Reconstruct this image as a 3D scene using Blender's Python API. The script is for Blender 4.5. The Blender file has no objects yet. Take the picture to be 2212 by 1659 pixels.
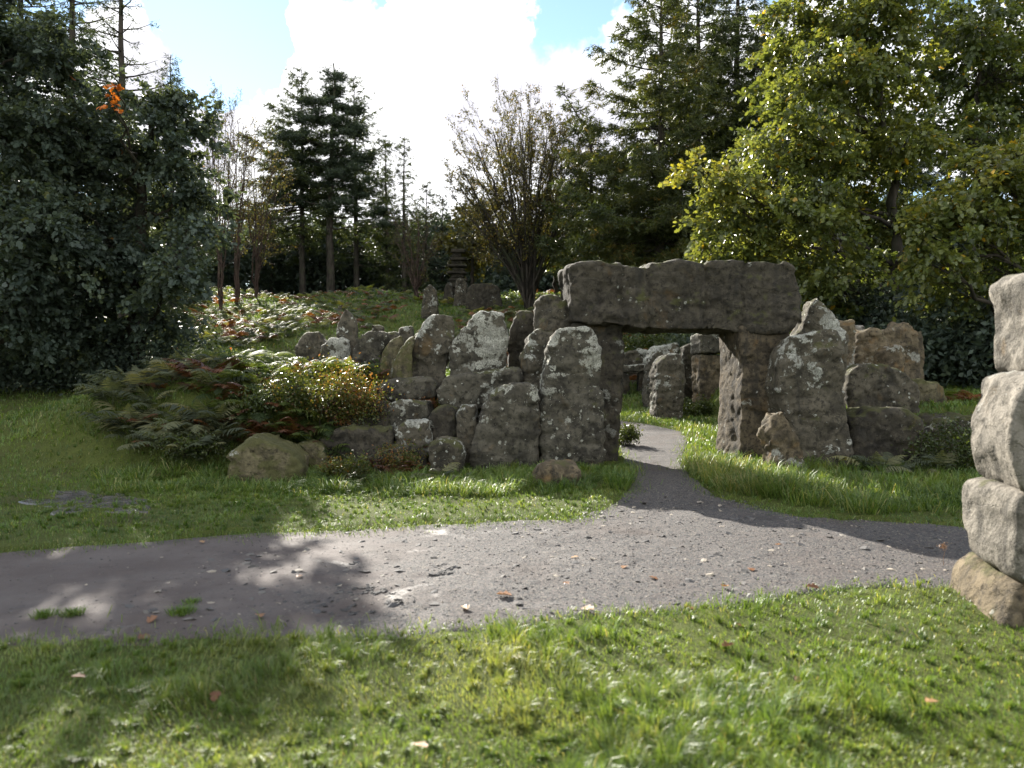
import bpy, math, random
import numpy as np
from mathutils import Vector, noise as mnoise
from mathutils.geometry import delaunay_2d_cdt

# ------------------------------------------------------------------ camera, sky, sun, exposure
SC = bpy.context.scene
COL = SC.collection
FPX, CX, CY = 1640.0, 1106.0, 829.5          # focal length and centre of the picture, measured on a 2212-wide view
EYE = 1.6
TILT = math.atan(49.5 / FPX)
SUN_AZ, SUN_EL = math.radians(-24.5), math.radians(26.8)   # azimuth from +Y towards +X

cam_d = bpy.data.cameras.new('camera')
cam = bpy.data.objects.new('camera', cam_d)
COL.objects.link(cam)
cam.location = (0, 0, EYE)
cam.rotation_euler = (math.pi / 2 - TILT, 0, 0)
cam_d.sensor_width = 36.0
cam_d.lens = 36.0 * FPX / 2212.0
cam_d.clip_start = 0.05
cam_d.clip_end = 3000
cam_d.dof.use_dof = True
cam_d.dof.focus_distance = 12.0
cam_d.dof.aperture_fstop = 1.7
SC.camera = cam

SC.view_settings.view_transform = 'Standard'
SC.view_settings.look = 'None'
SC.view_settings.gamma = 1.0
SC.view_settings.exposure = 1.8
SC.cycles.max_bounces = 6
SC.cycles.diffuse_bounces = 3
SC.cycles.glossy_bounces = 2
SC.cycles.transmission_bounces = 3
SC.cycles.transparent_max_bounces = 4
SC.cycles.caustics_reflective = False
SC.cycles.caustics_refractive = False
SC.cycles.sample_clamp_indirect = 4.0
SC.cycles.use_denoising = True

sun_d = bpy.data.lights.new('sun', 'SUN')
sun_d.energy = 5.0
sun_d.angle = math.radians(0.5)
sun_d.color = (1.0, 0.94, 0.84)
sun = bpy.data.objects.new('sun', sun_d)
COL.objects.link(sun)
SUN_DIR = Vector((math.sin(SUN_AZ) * math.cos(SUN_EL), math.cos(SUN_AZ) * math.cos(SUN_EL), math.sin(SUN_EL)))
sun.rotation_euler = SUN_DIR.to_track_quat('Z', 'Y').to_euler()
sun.location = (-20, 40, 40)


def pxdir(u, v):
    x = (u - CX) / FPX
    y = -(v - CY) / FPX
    c, s = math.cos(TILT), math.sin(TILT)
    return Vector((x, c + y * s, -s + y * c))


def at(u, v, Y):
    """the point at distance Y in front of the camera that lies in the direction of photo position (u, v)"""
    d = pxdir(u, v)
    t = Y / d.y
    return Vector((d.x * t, Y, EYE + d.z * t))


class NT:
    """small helper to write node trees"""
    def __init__(s, tree):
        s.t = tree
        tree.nodes.clear()

    def n(s, typ, ins=None, **props):
        nd = s.t.nodes.new(typ)
        for k, v in props.items():
            setattr(nd, k, v)
        for k, v in (ins or {}).items():
            sock = nd.inputs[k]
            if isinstance(v, bpy.types.NodeSocket):
                s.t.links.new(v, sock)
            else:
                sock.default_value = v
        return nd

    def math(s, op, a, b=0.0, c=None, clamp=False):
        ins = {0: a, 1: b}
        if c is not None:
            ins[2] = c
        return s.n('ShaderNodeMath', ins, operation=op, use_clamp=clamp).outputs[0]

    def vmath(s, op, a, b):
        return s.n('ShaderNodeVectorMath', {0: a, 1: b}, operation=op)

    def mapr(s, x, a, b, c=0.0, d=1.0, kind='SMOOTHSTEP'):
        return s.n('ShaderNodeMapRange', {'Value': x, 'From Min': a, 'From Max': b, 'To Min': c, 'To Max': d},
                   interpolation_type=kind).outputs[0]

    def noise(s, vec, scale, detail=4.0, rough=0.55, dist=0.0):
        return s.n('ShaderNodeTexNoise', {'Vector': vec, 'Scale': scale, 'Detail': detail, 'Roughness': rough,
                                          'Distortion': dist}).outputs[0]

    def mix(s, f, a, b, blend='MIX'):
        nd = s.n('ShaderNodeMix', data_type='RGBA', blend_type=blend)
        for k, v in ((0, f), (6, a), (7, b)):
            if isinstance(v, bpy.types.NodeSocket):
                s.t.links.new(v, nd.inputs[k])
            else:
                nd.inputs[k].default_value = v if k == 0 else (tuple(v) + (1,) if len(v) == 3 else v)
        return nd.outputs[2]

    def ramp(s, x, stops, interp='LINEAR'):
        nd = s.n('ShaderNodeValToRGB', {0: x})
        cr = nd.color_ramp
        cr.interpolation = interp
        while len(cr.elements) < len(stops):
            cr.elements.new(0.5)
        for e, (p, c) in zip(cr.elements, stops):
            e.position = p
            e.color = tuple(c) + (1,)
        return nd.outputs[0]


def build_world():
    w = bpy.data.worlds.new('World')
    SC.world = w
    w.use_nodes = True
    N = NT(w.node_tree)
    tc = N.n('ShaderNodeTexCoord').outputs['Generated']
    d = N.vmath('NORMALIZE', tc, (0, 0, 0)).outputs[0]
    sky = N.n('ShaderNodeTexSky', sky_type='NISHITA', sun_disc=False, sun_elevation=SUN_EL, sun_rotation=SUN_AZ,
              air_density=1.0, dust_density=0.03, ozone_density=1.5)
    skyc = N.n('ShaderNodeVectorMath', {0: N.vmath('MULTIPLY', sky.outputs[0], (1.02, 1.0, 0.95)).outputs[0], 'Scale': 0.075}, operation='SCALE').outputs[0]
    # clouds: soft masses round given directions of the sky, ragged by noise
    wn = N.n('ShaderNodeTexNoise', {'Vector': d, 'Scale': 4.0, 'Detail': 7.0, 'Roughness': 0.62})
    off = N.vmath('SUBTRACT', wn.outputs['Color'], (0.5, 0.5, 0.5)).outputs[0]
    off = N.n('ShaderNodeVectorMath', {0: off, 'Scale': 0.30}, operation='SCALE').outputs[0]
    dw = N.vmath('NORMALIZE', N.vmath('ADD', d, off).outputs[0], (0, 0, 0)).outputs[0]

    def blobs(lst, vec):
        tot = None
        for (u, v, r, wt) in lst:
            c = pxdir(u, v).normalized()
            ang = math.atan(r / FPX)
            dot = N.vmath('DOT_PRODUCT', vec, tuple(c)).outputs['Value']
            m = N.mapr(dot, math.cos(ang), 1.0, 0.0, wt)
            tot = m if tot is None else N.math('ADD', tot, m)
        return tot
    white = [(700, 250, 250, 1.6), (880, 190, 280, 1.8), (700, 400, 300, 1.6), (1040, 70, 150, 1.3), (1220, 170, 210, 1.5),
             (480, 110, 100, 0.9), (560, 330, 220, 1.4), (900, 25, 50, 1.2), (1000, 380, 400, 1.6), (300, 40, 120, 1.0),
             (450, 30, 190, -2.6), (570, 130, 110, -2.0), (850, 10, 170, -1.8), (1240, 55, 110, -1.3), (1340, 120, 60, -.7), (380, 170, 190, 1.2), (1500, 300, 350, 1.2), (1850, 200, 300, .9), (200, 250, 250, 1.0), (2150, 300, 250, .9), (620, 130, 90, .8)]
    cm = blobs(white, dw)
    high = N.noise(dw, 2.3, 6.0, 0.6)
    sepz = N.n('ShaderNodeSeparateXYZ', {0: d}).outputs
    # cloud over the unseen rest of the sky, thickened for more fill light
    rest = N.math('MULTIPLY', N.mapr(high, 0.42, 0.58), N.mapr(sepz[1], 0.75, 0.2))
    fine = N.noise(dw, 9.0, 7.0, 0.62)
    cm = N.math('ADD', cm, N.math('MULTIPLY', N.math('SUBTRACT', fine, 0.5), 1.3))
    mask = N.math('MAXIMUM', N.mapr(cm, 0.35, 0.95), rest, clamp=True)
    grey = [(400, 150, 190, 1.3), (360, 60, 80, .5), (440, 260, 140, .8), (1080, 190, 260, 1.0), (1230, 240, 230, 1.0), (980, 230, 190, .7)]
    gm = blobs(grey, dw)
    gm = N.math('ADD', gm, N.math('MULTIPLY', N.math('SUBTRACT', fine, 0.5), 2.0))
    gmask = N.mapr(gm, 0.1, 1.5)
    cloud = N.mix(gmask, (0.50, 0.50, 0.51), (0.310, 0.307, 0.335))
    cloud = N.mix(N.mapr(sepz[1], 0.45, -0.3), cloud, (0.70, 0.695, 0.685))       # unseen clouds behind the camera, brightened to add fill light
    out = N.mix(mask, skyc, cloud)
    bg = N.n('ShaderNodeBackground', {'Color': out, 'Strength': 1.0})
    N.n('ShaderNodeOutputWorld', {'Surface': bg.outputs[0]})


build_world()

# ------------------------------------------------------------------ helpers
rng = np.random.default_rng(7)


def tag(o, label=None, cat=None, group=None, kind=None):
    for k, v in (('label', label), ('category', cat), ('group', group), ('kind', kind)):
        if v:
            o[k] = v
    return o


def empty(name, loc):
    o = bpy.data.objects.new(name, None)
    o.empty_display_size = 0.2
    o.location = loc
    COL.objects.link(o)
    return o


def mesh_np(name, V, Fc, mat, parent=None, loc=(0, 0, 0), tint=None, smooth=True):
    """one mesh object from arrays; V is in world space, the origin goes to loc"""
    V = np.asarray(V, dtype=np.float32) - np.asarray(loc, dtype=np.float32)
    Fc = np.asarray(Fc, dtype=np.int32)
    k = Fc.shape[1]
    me = bpy.data.meshes.new(name)
    me.vertices.add(len(V))
    me.vertices.foreach_set('co', V.ravel())
    me.loops.add(Fc.size)
    me.loops.foreach_set('vertex_index', Fc.ravel())
    me.polygons.add(len(Fc))
    me.polygons.foreach_set('loop_start', np.arange(0, Fc.size, k, dtype=np.int32))
    me.polygons.foreach_set('use_smooth', np.full(len(Fc), smooth, dtype=bool))
    if tint is not None:
        a = me.attributes.new('tint', 'FLOAT', 'POINT')
        a.data.foreach_set('value', np.asarray(tint, dtype=np.float32))
    me.update(calc_edges=True)
    me.materials.append(mat)
    o = bpy.data.objects.new(name, me)
    COL.objects.link(o)
    if parent is not None:
        o.parent = parent
        o.location = Vector(loc) - parent.location if parent.parent is None else loc
    else:
        o.location = loc
    return o


def copy_tree(o, parent=None):
    c = o.copy()
    COL.objects.link(c)
    c.parent = parent
    for ch in list(o.children):
        copy_tree(ch, c)
    return c


def inst(bv, bf, P, A, B, C):
    """copies of a small shape (bv, bf) at points P with axes A, B, C"""
    n = len(P)
    V = P[:, None, :] + bv[None, :, 0:1] * A[:, None, :] + bv[None, :, 1:2] * B[:, None, :] + bv[None, :, 2:3] * C[:, None, :]
    Fc = bf[None, :, :] + (np.arange(n) * len(bv))[:, None, None]
    return V.reshape(-1, 3), Fc.reshape(-1, bf.shape[1])


def unit(a):
    return a / np.maximum(np.linalg.norm(a, axis=-1, keepdims=True), 1e-9)


def rdir(n, g=rng):
    return unit(g.normal(size=(n, 3)))


def sstep(a, b, x):
    t = np.clip((x - a) / (b - a), 0, 1)
    return t * t * (3 - 2 * t)


_perm = np.random.default_rng(3).random((64, 64))


def vnoise(x, y, s=1.0):
    x = np.asarray(x) * s + 1000.0
    y = np.asarray(y) * s + 1000.0
    xi, yi = np.floor(x).astype(int), np.floor(y).astype(int)
    fx, fy = x - xi, y - yi
    fx, fy = fx * fx * (3 - 2 * fx), fy * fy * (3 - 2 * fy)
    p = lambda i, j: _perm[i % 64, j % 64]
    return (p(xi, yi) * (1 - fx) + p(xi + 1, yi) * fx) * (1 - fy) + (p(xi, yi + 1) * (1 - fx) + p(xi + 1, yi + 1) * fx) * fy


def fbm(x, y, s=1.0, o=3):
    t, a, tot = 0, 1.0, 0
    for i in range(o):
        t = t + a * vnoise(x + 17 * i, y - 9 * i, s * 2 ** i)
        tot += a
        a *= 0.5
    return t / tot


# ------------------------------------------------------------------ terrain
def ground_z(x, y):
    x = np.asarray(x, dtype=float)
    y = np.asarray(y, dtype=float)
    z = 0.02 * (fbm(x, y, 0.6, 3) - 0.5) * 2
    z = z + 0.022 * np.maximum(y - 11, 0) * (1 - sstep(40, 60, y))
    wob = (fbm(x, y, 0.35, 2) - 0.5)
    y0 = 20.5 + 3.0 * wob
    up = np.maximum(y - y0, 0)
    hill = np.where(up < 3, up * up / 6, up - 1.5)
    hill = np.minimum(hill, 26) + np.maximum(hill - 26, 0) * 0.25
    z = z + 0.205 * hill
    z = z + 0.35 * (fbm(x, y, 0.22, 2) - 0.5) * sstep(18, 26, y) * 2
    z = z + 0.085 * (np.clip(y, 7.5, 22) - 7.5) * sstep(-3.5, -8.5, x) * (1 - sstep(24, 40, y))
    ex = 0.8 * (fbm(x + 40, y, 0.5, 2) - 0.5)
    m = sstep(10.9, 13.0, y + ex + 0.85 * sstep(-1.8, -4.2, x)) * (1 - sstep(16.5, 20, y)) * sstep(-9.5, -4.6, x) * (1 - sstep(0.0, 0.8, x))
    z = z + 1.18 * m
    mr = sstep(11.7, 12.5, y) * (1 - sstep(19, 24, y)) * sstep(4.9, 5.6, x)
    z = z + 0.80 * mr
    mr2 = sstep(15, 24, y) * sstep(6.5, 12, x) * (1 - sstep(30, 45, y))
    z = z + 1.1 * mr2
    # raised verge round the feet of the two gate pillars
    z = z + 0.10 * np.exp(-(((x - 3.7) / 1.2) ** 2 + ((y - 10.6) / 0.9) ** 2))
    z = z + 0.08 * np.exp(-(((x - 0.7) / 0.9) ** 2 + ((y - 10.2) / 0.8) ** 2))
    return z


def gz(x, y):
    return float(ground_z(x, y))


def onground(u, v):
    d = pxdir(u, v)
    t = 1.0
    for i in range(4000):
        p = Vector((0, 0, EYE)) + d * t
        if p.z <= gz(p.x, p.y):
            break
        t += 0.02 + t * 0.001
    return p


def g_at(u, Y):
    """ground point at distance Y in the direction of column u"""
    x = (u - CX) / FPX * Y
    return Vector((x, Y, gz(x, Y)))


def poly_px(pts):
    return np.array([[*(onground(u, v).xy)] for u, v in pts])


def resample(P, n):
    P = np.asarray(P, dtype=float)
    s = np.r_[0, np.cumsum(np.linalg.norm(np.diff(P, axis=0), axis=1))]
    q = np.linspace(0, s[-1], n)
    return np.stack([np.interp(q, s, P[:, i]) for i in range(P.shape[1])], 1)


def inside(poly, x, y):
    r = np.zeros(np.shape(x), dtype=bool)
    n = len(poly)
    for i in range(n):
        x1, y1 = poly[i]
        x2, y2 = poly[(i + 1) % n]
        c = ((y1 > y) != (y2 > y)) & (x < (x2 - x1) * (y - y1) / (y2 - y1 + 1e-12) + x1)
        r ^= c
    return r


near_edge = poly_px([(-900, 1420), (-300, 1405), (0, 1396), (340, 1388), (560, 1372), (800, 1374), (1000, 1356), (1200, 1342), (1400, 1324),
                     (1600, 1304), (1800, 1288), (2050, 1270), (2300, 1258), (3000, 1230)])
far_edge = poly_px([(-900, 1275), (-300, 1215), (0, 1190), (350, 1162), (600, 1140), (900, 1131), (1130, 1120), (1230, 1114), (1400, 1104), (1650, 1104),
                    (1800, 1119), (1950, 1131), (2100, 1142), (2300, 1150), (3000, 1165)])
br_l = poly_px([(1200, 1122), (1290, 1108), (1350, 1085), (1388, 1040), (1366, 1000), (1345, 962), (1318, 940), (1290, 925)])
br_r = poly_px([(1700, 1112), (1620, 1088), (1540, 1066), (1482, 1030), (1470, 1000), (1478, 970), (1488, 948), (1462, 930), (1410, 918), (1350, 910), (1300, 904)])
NS, NTW = 900, 110
ne, fe = resample(near_edge, NS), resample(far_edge, NS)
# pair the two edges by x so that the strip runs across
order = lambda E: np.interp(np.linspace(-9, 13, NS), E[:, 0], E[:, 1])
xs = np.linspace(-9, 13, NS)
ne = np.stack([xs, order(near_edge[np.argsort(near_edge[:, 0])])], 1)
fe = np.stack([xs, order(far_edge[np.argsort(far_edge[:, 0])])], 1)
ne[:, 1] += 0.30 * (fbm(xs, xs * 0, 1.6, 4) - 0.5)
fe[:, 1] += 0.36 * (fbm(xs + 50, xs * 0, 1.3, 4) - 0.5)
path_poly = np.concatenate([ne, fe[::-1]])
bl, brr = resample(br_l, 160), resample(br_r, 160)
bl[:, 0] -= 0.12
brr[:, 0] += 0.06
bl[:, 0] += 0.14 * (fbm(bl[:, 1], bl[:, 1] * 0 + 5, 2.0, 3) - 0.5)
brr[:, 0] += 0.14 * (fbm(brr[:, 1], brr[:, 1] * 0 + 9, 2.0, 3) - 0.5)
branch_poly = np.concatenate([bl, brr[::-1]])


def on_path(x, y):
    return inside(path_poly, x, y) | inside(branch_poly, x, y)


def path_bump(x, y):
    worn = sstep(0.45, 0.65, fbm(x + 7, y - 3, 0.9, 3))
    return 0.03 * (fbm(x, y, 0.9, 2) - 0.5) + (0.010 + 0.030 * worn) * (fbm(x, y, 5.0, 4) - 0.5)


# ------------------------------------------------------------------ materials
def new_mat(name):
    m = bpy.data.materials.new(name)
    m.use_nodes = True
    return m, NT(m.node_tree)


def principled(N, color, rough=0.8, spec=0.3, normal=None, **extra):
    ins = {'Base Color': color, 'Roughness': rough, 'Specular IOR Level': spec}
    if normal is not None:
        ins['Normal'] = normal
    ins.update(extra)
    return N.n('ShaderNodeBsdfPrincipled', ins).outputs[0]


def surf(N, sh):
    N.n('ShaderNodeOutputMaterial', {'Surface': sh})


def stone_mat(name, base, dark, lichen=0.4, moss=0.3, ochre=0.15, lich_col=(0.40, 0.40, 0.35)):
    m, N = new_mat(name)
    tc = N.n('ShaderNodeTexCoord').outputs['Object']
    rnd = N.n('ShaderNodeObjectInfo').outputs['Random']
    shift = N.n('ShaderNodeCombineXYZ', {0: N.math('MULTIPLY', rnd, 37.0), 1: N.math('MULTIPLY', rnd, 91.0), 2: rnd}).outputs[0]
    P = N.vmath('ADD', tc, shift).outputs[0]
    big = N.noise(P, 1.4, 5, 0.6)
    mid = N.noise(P, 6.0, 6, 0.65, 0.4)
    fine = N.noise(P, 45.0, 4, 0.7)
    g2 = N.noise(P, 15.0, 6, 0.7, 0.3)
    col = N.mix(N.mapr(big, 0.35, 0.65), dark, base)
    col = N.mix(N.mapr(mid, 0.42, 0.62, 0, 0.75), col, tuple(c * 1.45 for c in base))
    col = N.mix(N.mapr(g2, 0.50, 0.66, 0, 0.8), col, tuple(c * 0.42 for c in dark))
    # iron staining and ochre rind
    och = N.mapr(N.noise(P, 2.6, 5, 0.6, 0.8), 0.62 - ochre * 0.3, 0.80 - ochre * 0.3, 0, 0.75)
    col = N.mix(och, col, (base[0] * 1.5, base[1] * 1.12, base[2] * 0.68))
    # dark algae streaks running down
    st = N.vmath('MULTIPLY', P, (7.0, 7.0, 0.8)).outputs[0]
    streak = N.mapr(N.noise(st, 1.0, 5, 0.6), 0.52, 0.72, 0, 0.65)
    col = N.mix(streak, col, (0.022, 0.021, 0.018))
    nz = N.n('ShaderNodeSeparateXYZ', {0: N.n('ShaderNodeNewGeometry').outputs['Normal']}).outputs[2]
    # moss, most on ledges
    mm = N.math('ADD', N.math('MULTIPLY', nz, 0.20), N.noise(P, 3.4, 6, 0.65))
    mo = N.mapr(mm, 0.74 - moss * 0.30, 0.88 - moss * 0.30, 0, 0.75)
    col = N.mix(mo, col, (0.060, 0.062, 0.018))
    # pale crust lichen: big ragged patches and many round spots
    oz = N.n('ShaderNodeSeparateXYZ', {0: tc}).outputs[2]
    hi = N.math('MULTIPLY', N.mapr(oz, 0.0, 1.8, -0.5, 0.5), 0.07)
    pn = N.math('ADD', N.math('MULTIPLY', N.noise(P, 1.6, 3, 0.5), 0.5), N.math('MULTIPLY', N.noise(P, 7.0, 7, 0.66, 0.35), 0.5))
    pn = N.math('ADD', pn, N.math('MULTIPLY', N.math('SUBTRACT', rnd, 0.55), 0.055))
    patch = N.mapr(N.math('ADD', N.math('ADD', pn, hi), N.math('MULTIPLY', nz, 0.04)), 0.628 - lichen * 0.105, 0.648 - lichen * 0.105)
    wv = N.n('ShaderNodeTexNoise', {'Vector': P, 'Scale': 24.0, 'Detail': 3.0}).outputs['Color']
    Pw = N.vmath('ADD', P, N.n('ShaderNodeVectorMath', {0: wv, 'Scale': 0.05}, operation='SCALE').outputs[0]).outputs[0]
    vor = N.n('ShaderNodeTexVoronoi', {'Vector': Pw, 'Scale': 11.0, 'Randomness': 1.0})
    size = N.math('MULTIPLY', N.n('ShaderNodeSeparateColor', {0: vor.outputs['Color']}).outputs[0], 0.42)
    dens = N.mapr(N.noise(P, 1.7, 3, 0.5), 0.52 - lichen * 0.16, 0.70 - lichen * 0.16)
    spot = N.math('LESS_THAN', vor.outputs['Distance'], N.math('MULTIPLY', N.math('SUBTRACT', size, 0.10), dens))
    vor2 = N.n('ShaderNodeTexVoronoi', {'Vector': Pw, 'Scale': 34.0, 'Randomness': 1.0})
    size2 = N.math('MULTIPLY', N.n('ShaderNodeSeparateColor', {0: vor2.outputs['Color']}).outputs[1], 0.40)
    spot2 = N.math('LESS_THAN', vor2.outputs['Distance'], N.math('MULTIPLY', N.math('SUBTRACT', size2, 0.18), dens))
    lm = N.math('MAXIMUM', N.math('MAXIMUM', patch, spot), spot2)
    lm = N.math('MULTIPLY', lm, N.mapr(fine, 0.36, 0.56, 0.25, 1.0))
    lc = N.mix(N.mapr(mid, 0.35, 0.65), lich_col, tuple(c * 0.62 for c in lich_col))
    col = N.mix(N.math('MULTIPLY', lm, min(1.0, 0.45 + lichen)), col, lc)
    speck = N.mapr(fine, 0.62, 0.75, 0, 0.35)
    col = N.mix(speck, col, tuple(c * 1.9 for c in base))
    h = N.math('ADD', N.math('MULTIPLY', mid, 0.55), N.math('ADD', N.math('ADD', N.math('MULTIPLY', fine, 0.30), N.math('MULTIPLY', g2, 0.35)), N.math('MULTIPLY', lm, 0.05)))
    crack = N.n('ShaderNodeTexVoronoi', {'Vector': N.vmath('ADD', N.vmath('MULTIPLY', P, (1, 1, 1.6)).outputs[0],
                N.n('ShaderNodeVectorMath', {0: wv, 'Scale': 0.12}, operation='SCALE').outputs[0]).outputs[0], 'Scale': 2.2},
                feature='DISTANCE_TO_EDGE').outputs['Distance']
    ck = N.mapr(crack, 0.0, 0.02, -0.25, 0.0)
    h = N.math('ADD', h, N.math('MULTIPLY', ck, N.mapr(big, 0.45, 0.6)))
    bump = N.n('ShaderNodeBump', {'Strength': 1.0, 'Distance': 0.045, 'Height': h}).outputs[0]
    surf(N, principled(N, col, 0.88, 0.25, bump))
    return m


def leaf_mat(name, stops, trans=0.4, rough=0.42, spec=0.5, tcol=1.6):
    m, N = new_mat(name)
    a = N.n('ShaderNodeAttribute', attribute_name='tint').outputs['Fac']
    col = N.ramp(a, stops)
    pos = N.n('ShaderNodeNewGeometry').outputs['Position']
    v = N.mapr(N.noise(pos, 1.3, 3), 0.3, 0.7, 0.72, 1.25, 'LINEAR')
    col = N.n('ShaderNodeVectorMath', {0: col, 'Scale': v}, operation='SCALE').outputs[0]
    tc = N.vmath('MULTIPLY', col, (tcol * 1.1, tcol, tcol * 0.45)).outputs[0]
    p = principled(N, col, rough, spec)
    t = N.n('ShaderNodeBsdfTranslucent', {'Color': tc}).outputs[0]
    surf(N, N.n('ShaderNodeMixShader', {0: trans, 1: p, 2: t}).outputs[0])
    return m


def bark_mat(name, c1, c2, scale=6.0):
    m, N = new_mat(name)
    tc = N.n('ShaderNodeTexCoord').outputs['Object']
    P = N.vmath('MULTIPLY', tc, (1, 1, 0.3)).outputs[0]
    f = N.noise(P, scale, 6, 0.65, 0.3)
    col = N.mix(N.mapr(f, 0.35, 0.65), c1, c2)
    col = N.mix(N.mapr(N.noise(tc, 1.2, 4), 0.5, 0.7, 0, 0.6), col, (0.045, 0.055, 0.025))
    b = N.n('ShaderNodeBump', {'Strength': 0.8, 'Distance': 0.04, 'Height': f}).outputs[0]
    surf(N, principled(N, col, 0.9, 0.2, b))
    return m


def ground_mat():
    m, N = new_mat('turf')
    P = N.n('ShaderNodeNewGeometry').outputs['Position']
    a = N.noise(P, 1.1, 5, 0.6)
    b = N.noise(P, 7.0, 6, 0.7)
    c = N.noise(P, 60.0, 4, 0.7)
    col = N.mix(N.mapr(b, 0.3, 0.7), (0.035, 0.046, 0.012), (0.075, 0.095, 0.020))
    col = N.mix(N.mapr(c, 0.35, 0.7), col, (0.10, 0.115, 0.028))
    col = N.mix(N.mapr(a, 0.52, 0.72, 0, 0.65), col, (0.055, 0.042, 0.024))
    h = N.math('ADD', N.math('MULTIPLY', b, 0.5), N.math('MULTIPLY', c, 0.6))
    bump = N.n('ShaderNodeBump', {'Strength': 1.0, 'Distance': 0.05, 'Height': h}).outputs[0]
    surf(N, principled(N, col, 0.95, 0.15, bump))
    return m


def path_mat():
    m, N = new_mat('gravel_path')
    P = N.n('ShaderNodeNewGeometry').outputs['Position']
    x = N.n('ShaderNodeSeparateXYZ', {0: P}).outputs[0]
    a = N.noise(P, 1.3, 5, 0.6)
    b = N.noise(P, 9.0, 6, 0.7)
    c = N.noise(P, 70.0, 4, 0.75)
    col = N.mix(N.mapr(a, 0.35, 0.65), (0.0760, 0.0608, 0.0555), (0.1026, 0.0866, 0.0798))
    col = N.mix(N.mapr(b, 0.52, 0.74, 0, 0.55), col, (0.0426, 0.0327, 0.0274))
    # grey chippings lie thicker towards the gate
    v = N.n('ShaderNodeTexVoronoi', {'Vector': P, 'Scale': 85.0})
    vc = N.n('ShaderNodeSeparateColor', {0: v.outputs['Color']}).outputs
    stonec = N.ramp(vc[0], [(0.0, (0.0274, 0.0266, 0.0281)), (0.45, (0.0547, 0.0532, 0.0532)), (0.8, (0.0874, 0.0813, 0.0745)), (1.0, (0.1596, 0.1406, 0.1140))])
    near_gate = N.math('ADD', N.mapr(x, -2.2, 1.2, 0.0, 0.55), N.math('MULTIPLY', N.noise(P, 2.6, 5, 0.7), 0.7))
    isst = N.math('MULTIPLY', N.mapr(near_gate, 0.38, 0.62), N.math('GREATER_THAN', vc[1], 0.28))
    col = N.mix(isst, col, stonec)
    col = N.mix(N.mapr(N.noise(P, 0.8, 5, 0.6, 0.5), 0.50, 0.66, 0, 0.6), col, (0.0646, 0.0486, 0.0410))
    wet = N.mapr(N.noise(P, 1.9, 4, 0.6, 0.6), 0.58, 0.70, 0, 0.55)
    col = N.mix(wet, col, (0.0365, 0.0289, 0.0251))
    h = N.math('ADD', N.math('ADD', N.math('MULTIPLY', b, 0.7), N.math('MULTIPLY', c, 0.35)),
               N.math('MULTIPLY', isst, N.mapr(v.outputs['Distance'], 0.0, 0.5, 0.35, 0.0)))
    bump = N.n('ShaderNodeBump', {'Strength': 0.9, 'Distance': 0.022, 'Height': h}).outputs[0]
    surf(N, principled(N, col, N.mapr(wet, 0.0, 0.55, 0.85, 0.6), 0.3, bump))
    return m


def mud_mat():
    m, N = new_mat('wet_mud')
    P = N.n('ShaderNodeNewGeometry').outputs['Position']
    b = N.noise(P, 7.0, 6, 0.7)
    col = N.mix(N.mapr(b, 0.35, 0.65), (0.035, 0.027, 0.022), (0.075, 0.06, 0.05))
    bump = N.n('ShaderNodeBump', {'Strength': 0.8, 'Distance': 0.06, 'Height': b}).outputs[0]
    surf(N, principled(N, col, N.mapr(b, 0.45, 0.6, 0.12, 0.35), 0.9, bump))
    return m


M = {}
M['turf'] = ground_mat()
M['path'] = path_mat()
M['mud'] = mud_mat()
M['grit'] = stone_mat('gritstone', (0.0800, 0.0696, 0.0504), (0.0336, 0.0296, 0.0216), 0.55, 0.45, 0.10)
M['grit_lichen'] = stone_mat('gritstone_with_much_lichen', (0.0784, 0.0704, 0.0528), (0.0304, 0.0272, 0.0208), 0.88, 0.35, 0.08, (0.40, 0.395, 0.335))
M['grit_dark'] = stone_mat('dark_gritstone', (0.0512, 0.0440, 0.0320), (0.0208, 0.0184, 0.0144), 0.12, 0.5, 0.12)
M['grit_tan'] = stone_mat('tan_gritstone', (0.1200, 0.0944, 0.0592), (0.0496, 0.0400, 0.0272), 0.30, 0.25, 0.25)
M['grit_tan_shaded'] = stone_mat('shaded_tan_gritstone', (0.0840, 0.0656, 0.0416), (0.0240, 0.0200, 0.0144), 0.15, 0.2, 0.2)  # tan gritstone darkened so its colour carries the pillar front's shade
M['grit_moss'] = stone_mat('mossy_gritstone', (0.1200, 0.1024, 0.0592), (0.0496, 0.0424, 0.0272), 0.35, 0.95, 0.30)
M['grit_pale'] = stone_mat('pale_gritstone', (0.168, 0.151, 0.125), (0.105, 0.094, 0.077), 0.30, 0.06, 0.12, (0.40, 0.39, 0.35))
M['bark'] = bark_mat('bark', (0.018, 0.015, 0.012), (0.060, 0.050, 0.040))
M['bark_grey'] = bark_mat('grey_bark', (0.030, 0.027, 0.023), (0.085, 0.075, 0.062))
M['bark_red'] = bark_mat('reddish_bark', (0.032, 0.021, 0.017), (0.080, 0.054, 0.042))
M['grass'] = leaf_mat('grass_blades', [(0.0, (0.040, 0.078, 0.015)), (0.35, (0.084, 0.142, 0.028)), (0.7, (0.142, 0.198, 0.048)), (1.0, (0.30, 0.27, 0.12))], 0.40, 0.42, 0.45)
M['oak'] = leaf_mat('oak_leaves', [(0.0, (0.044, 0.066, 0.022)), (0.4, (0.090, 0.118, 0.034)), (0.8, (0.165, 0.182, 0.048)), (0.93, (0.20, 0.19, 0.03)), (1.0, (0.42, 0.25, 0.02))], 0.42, 0.33, 0.6)
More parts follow.
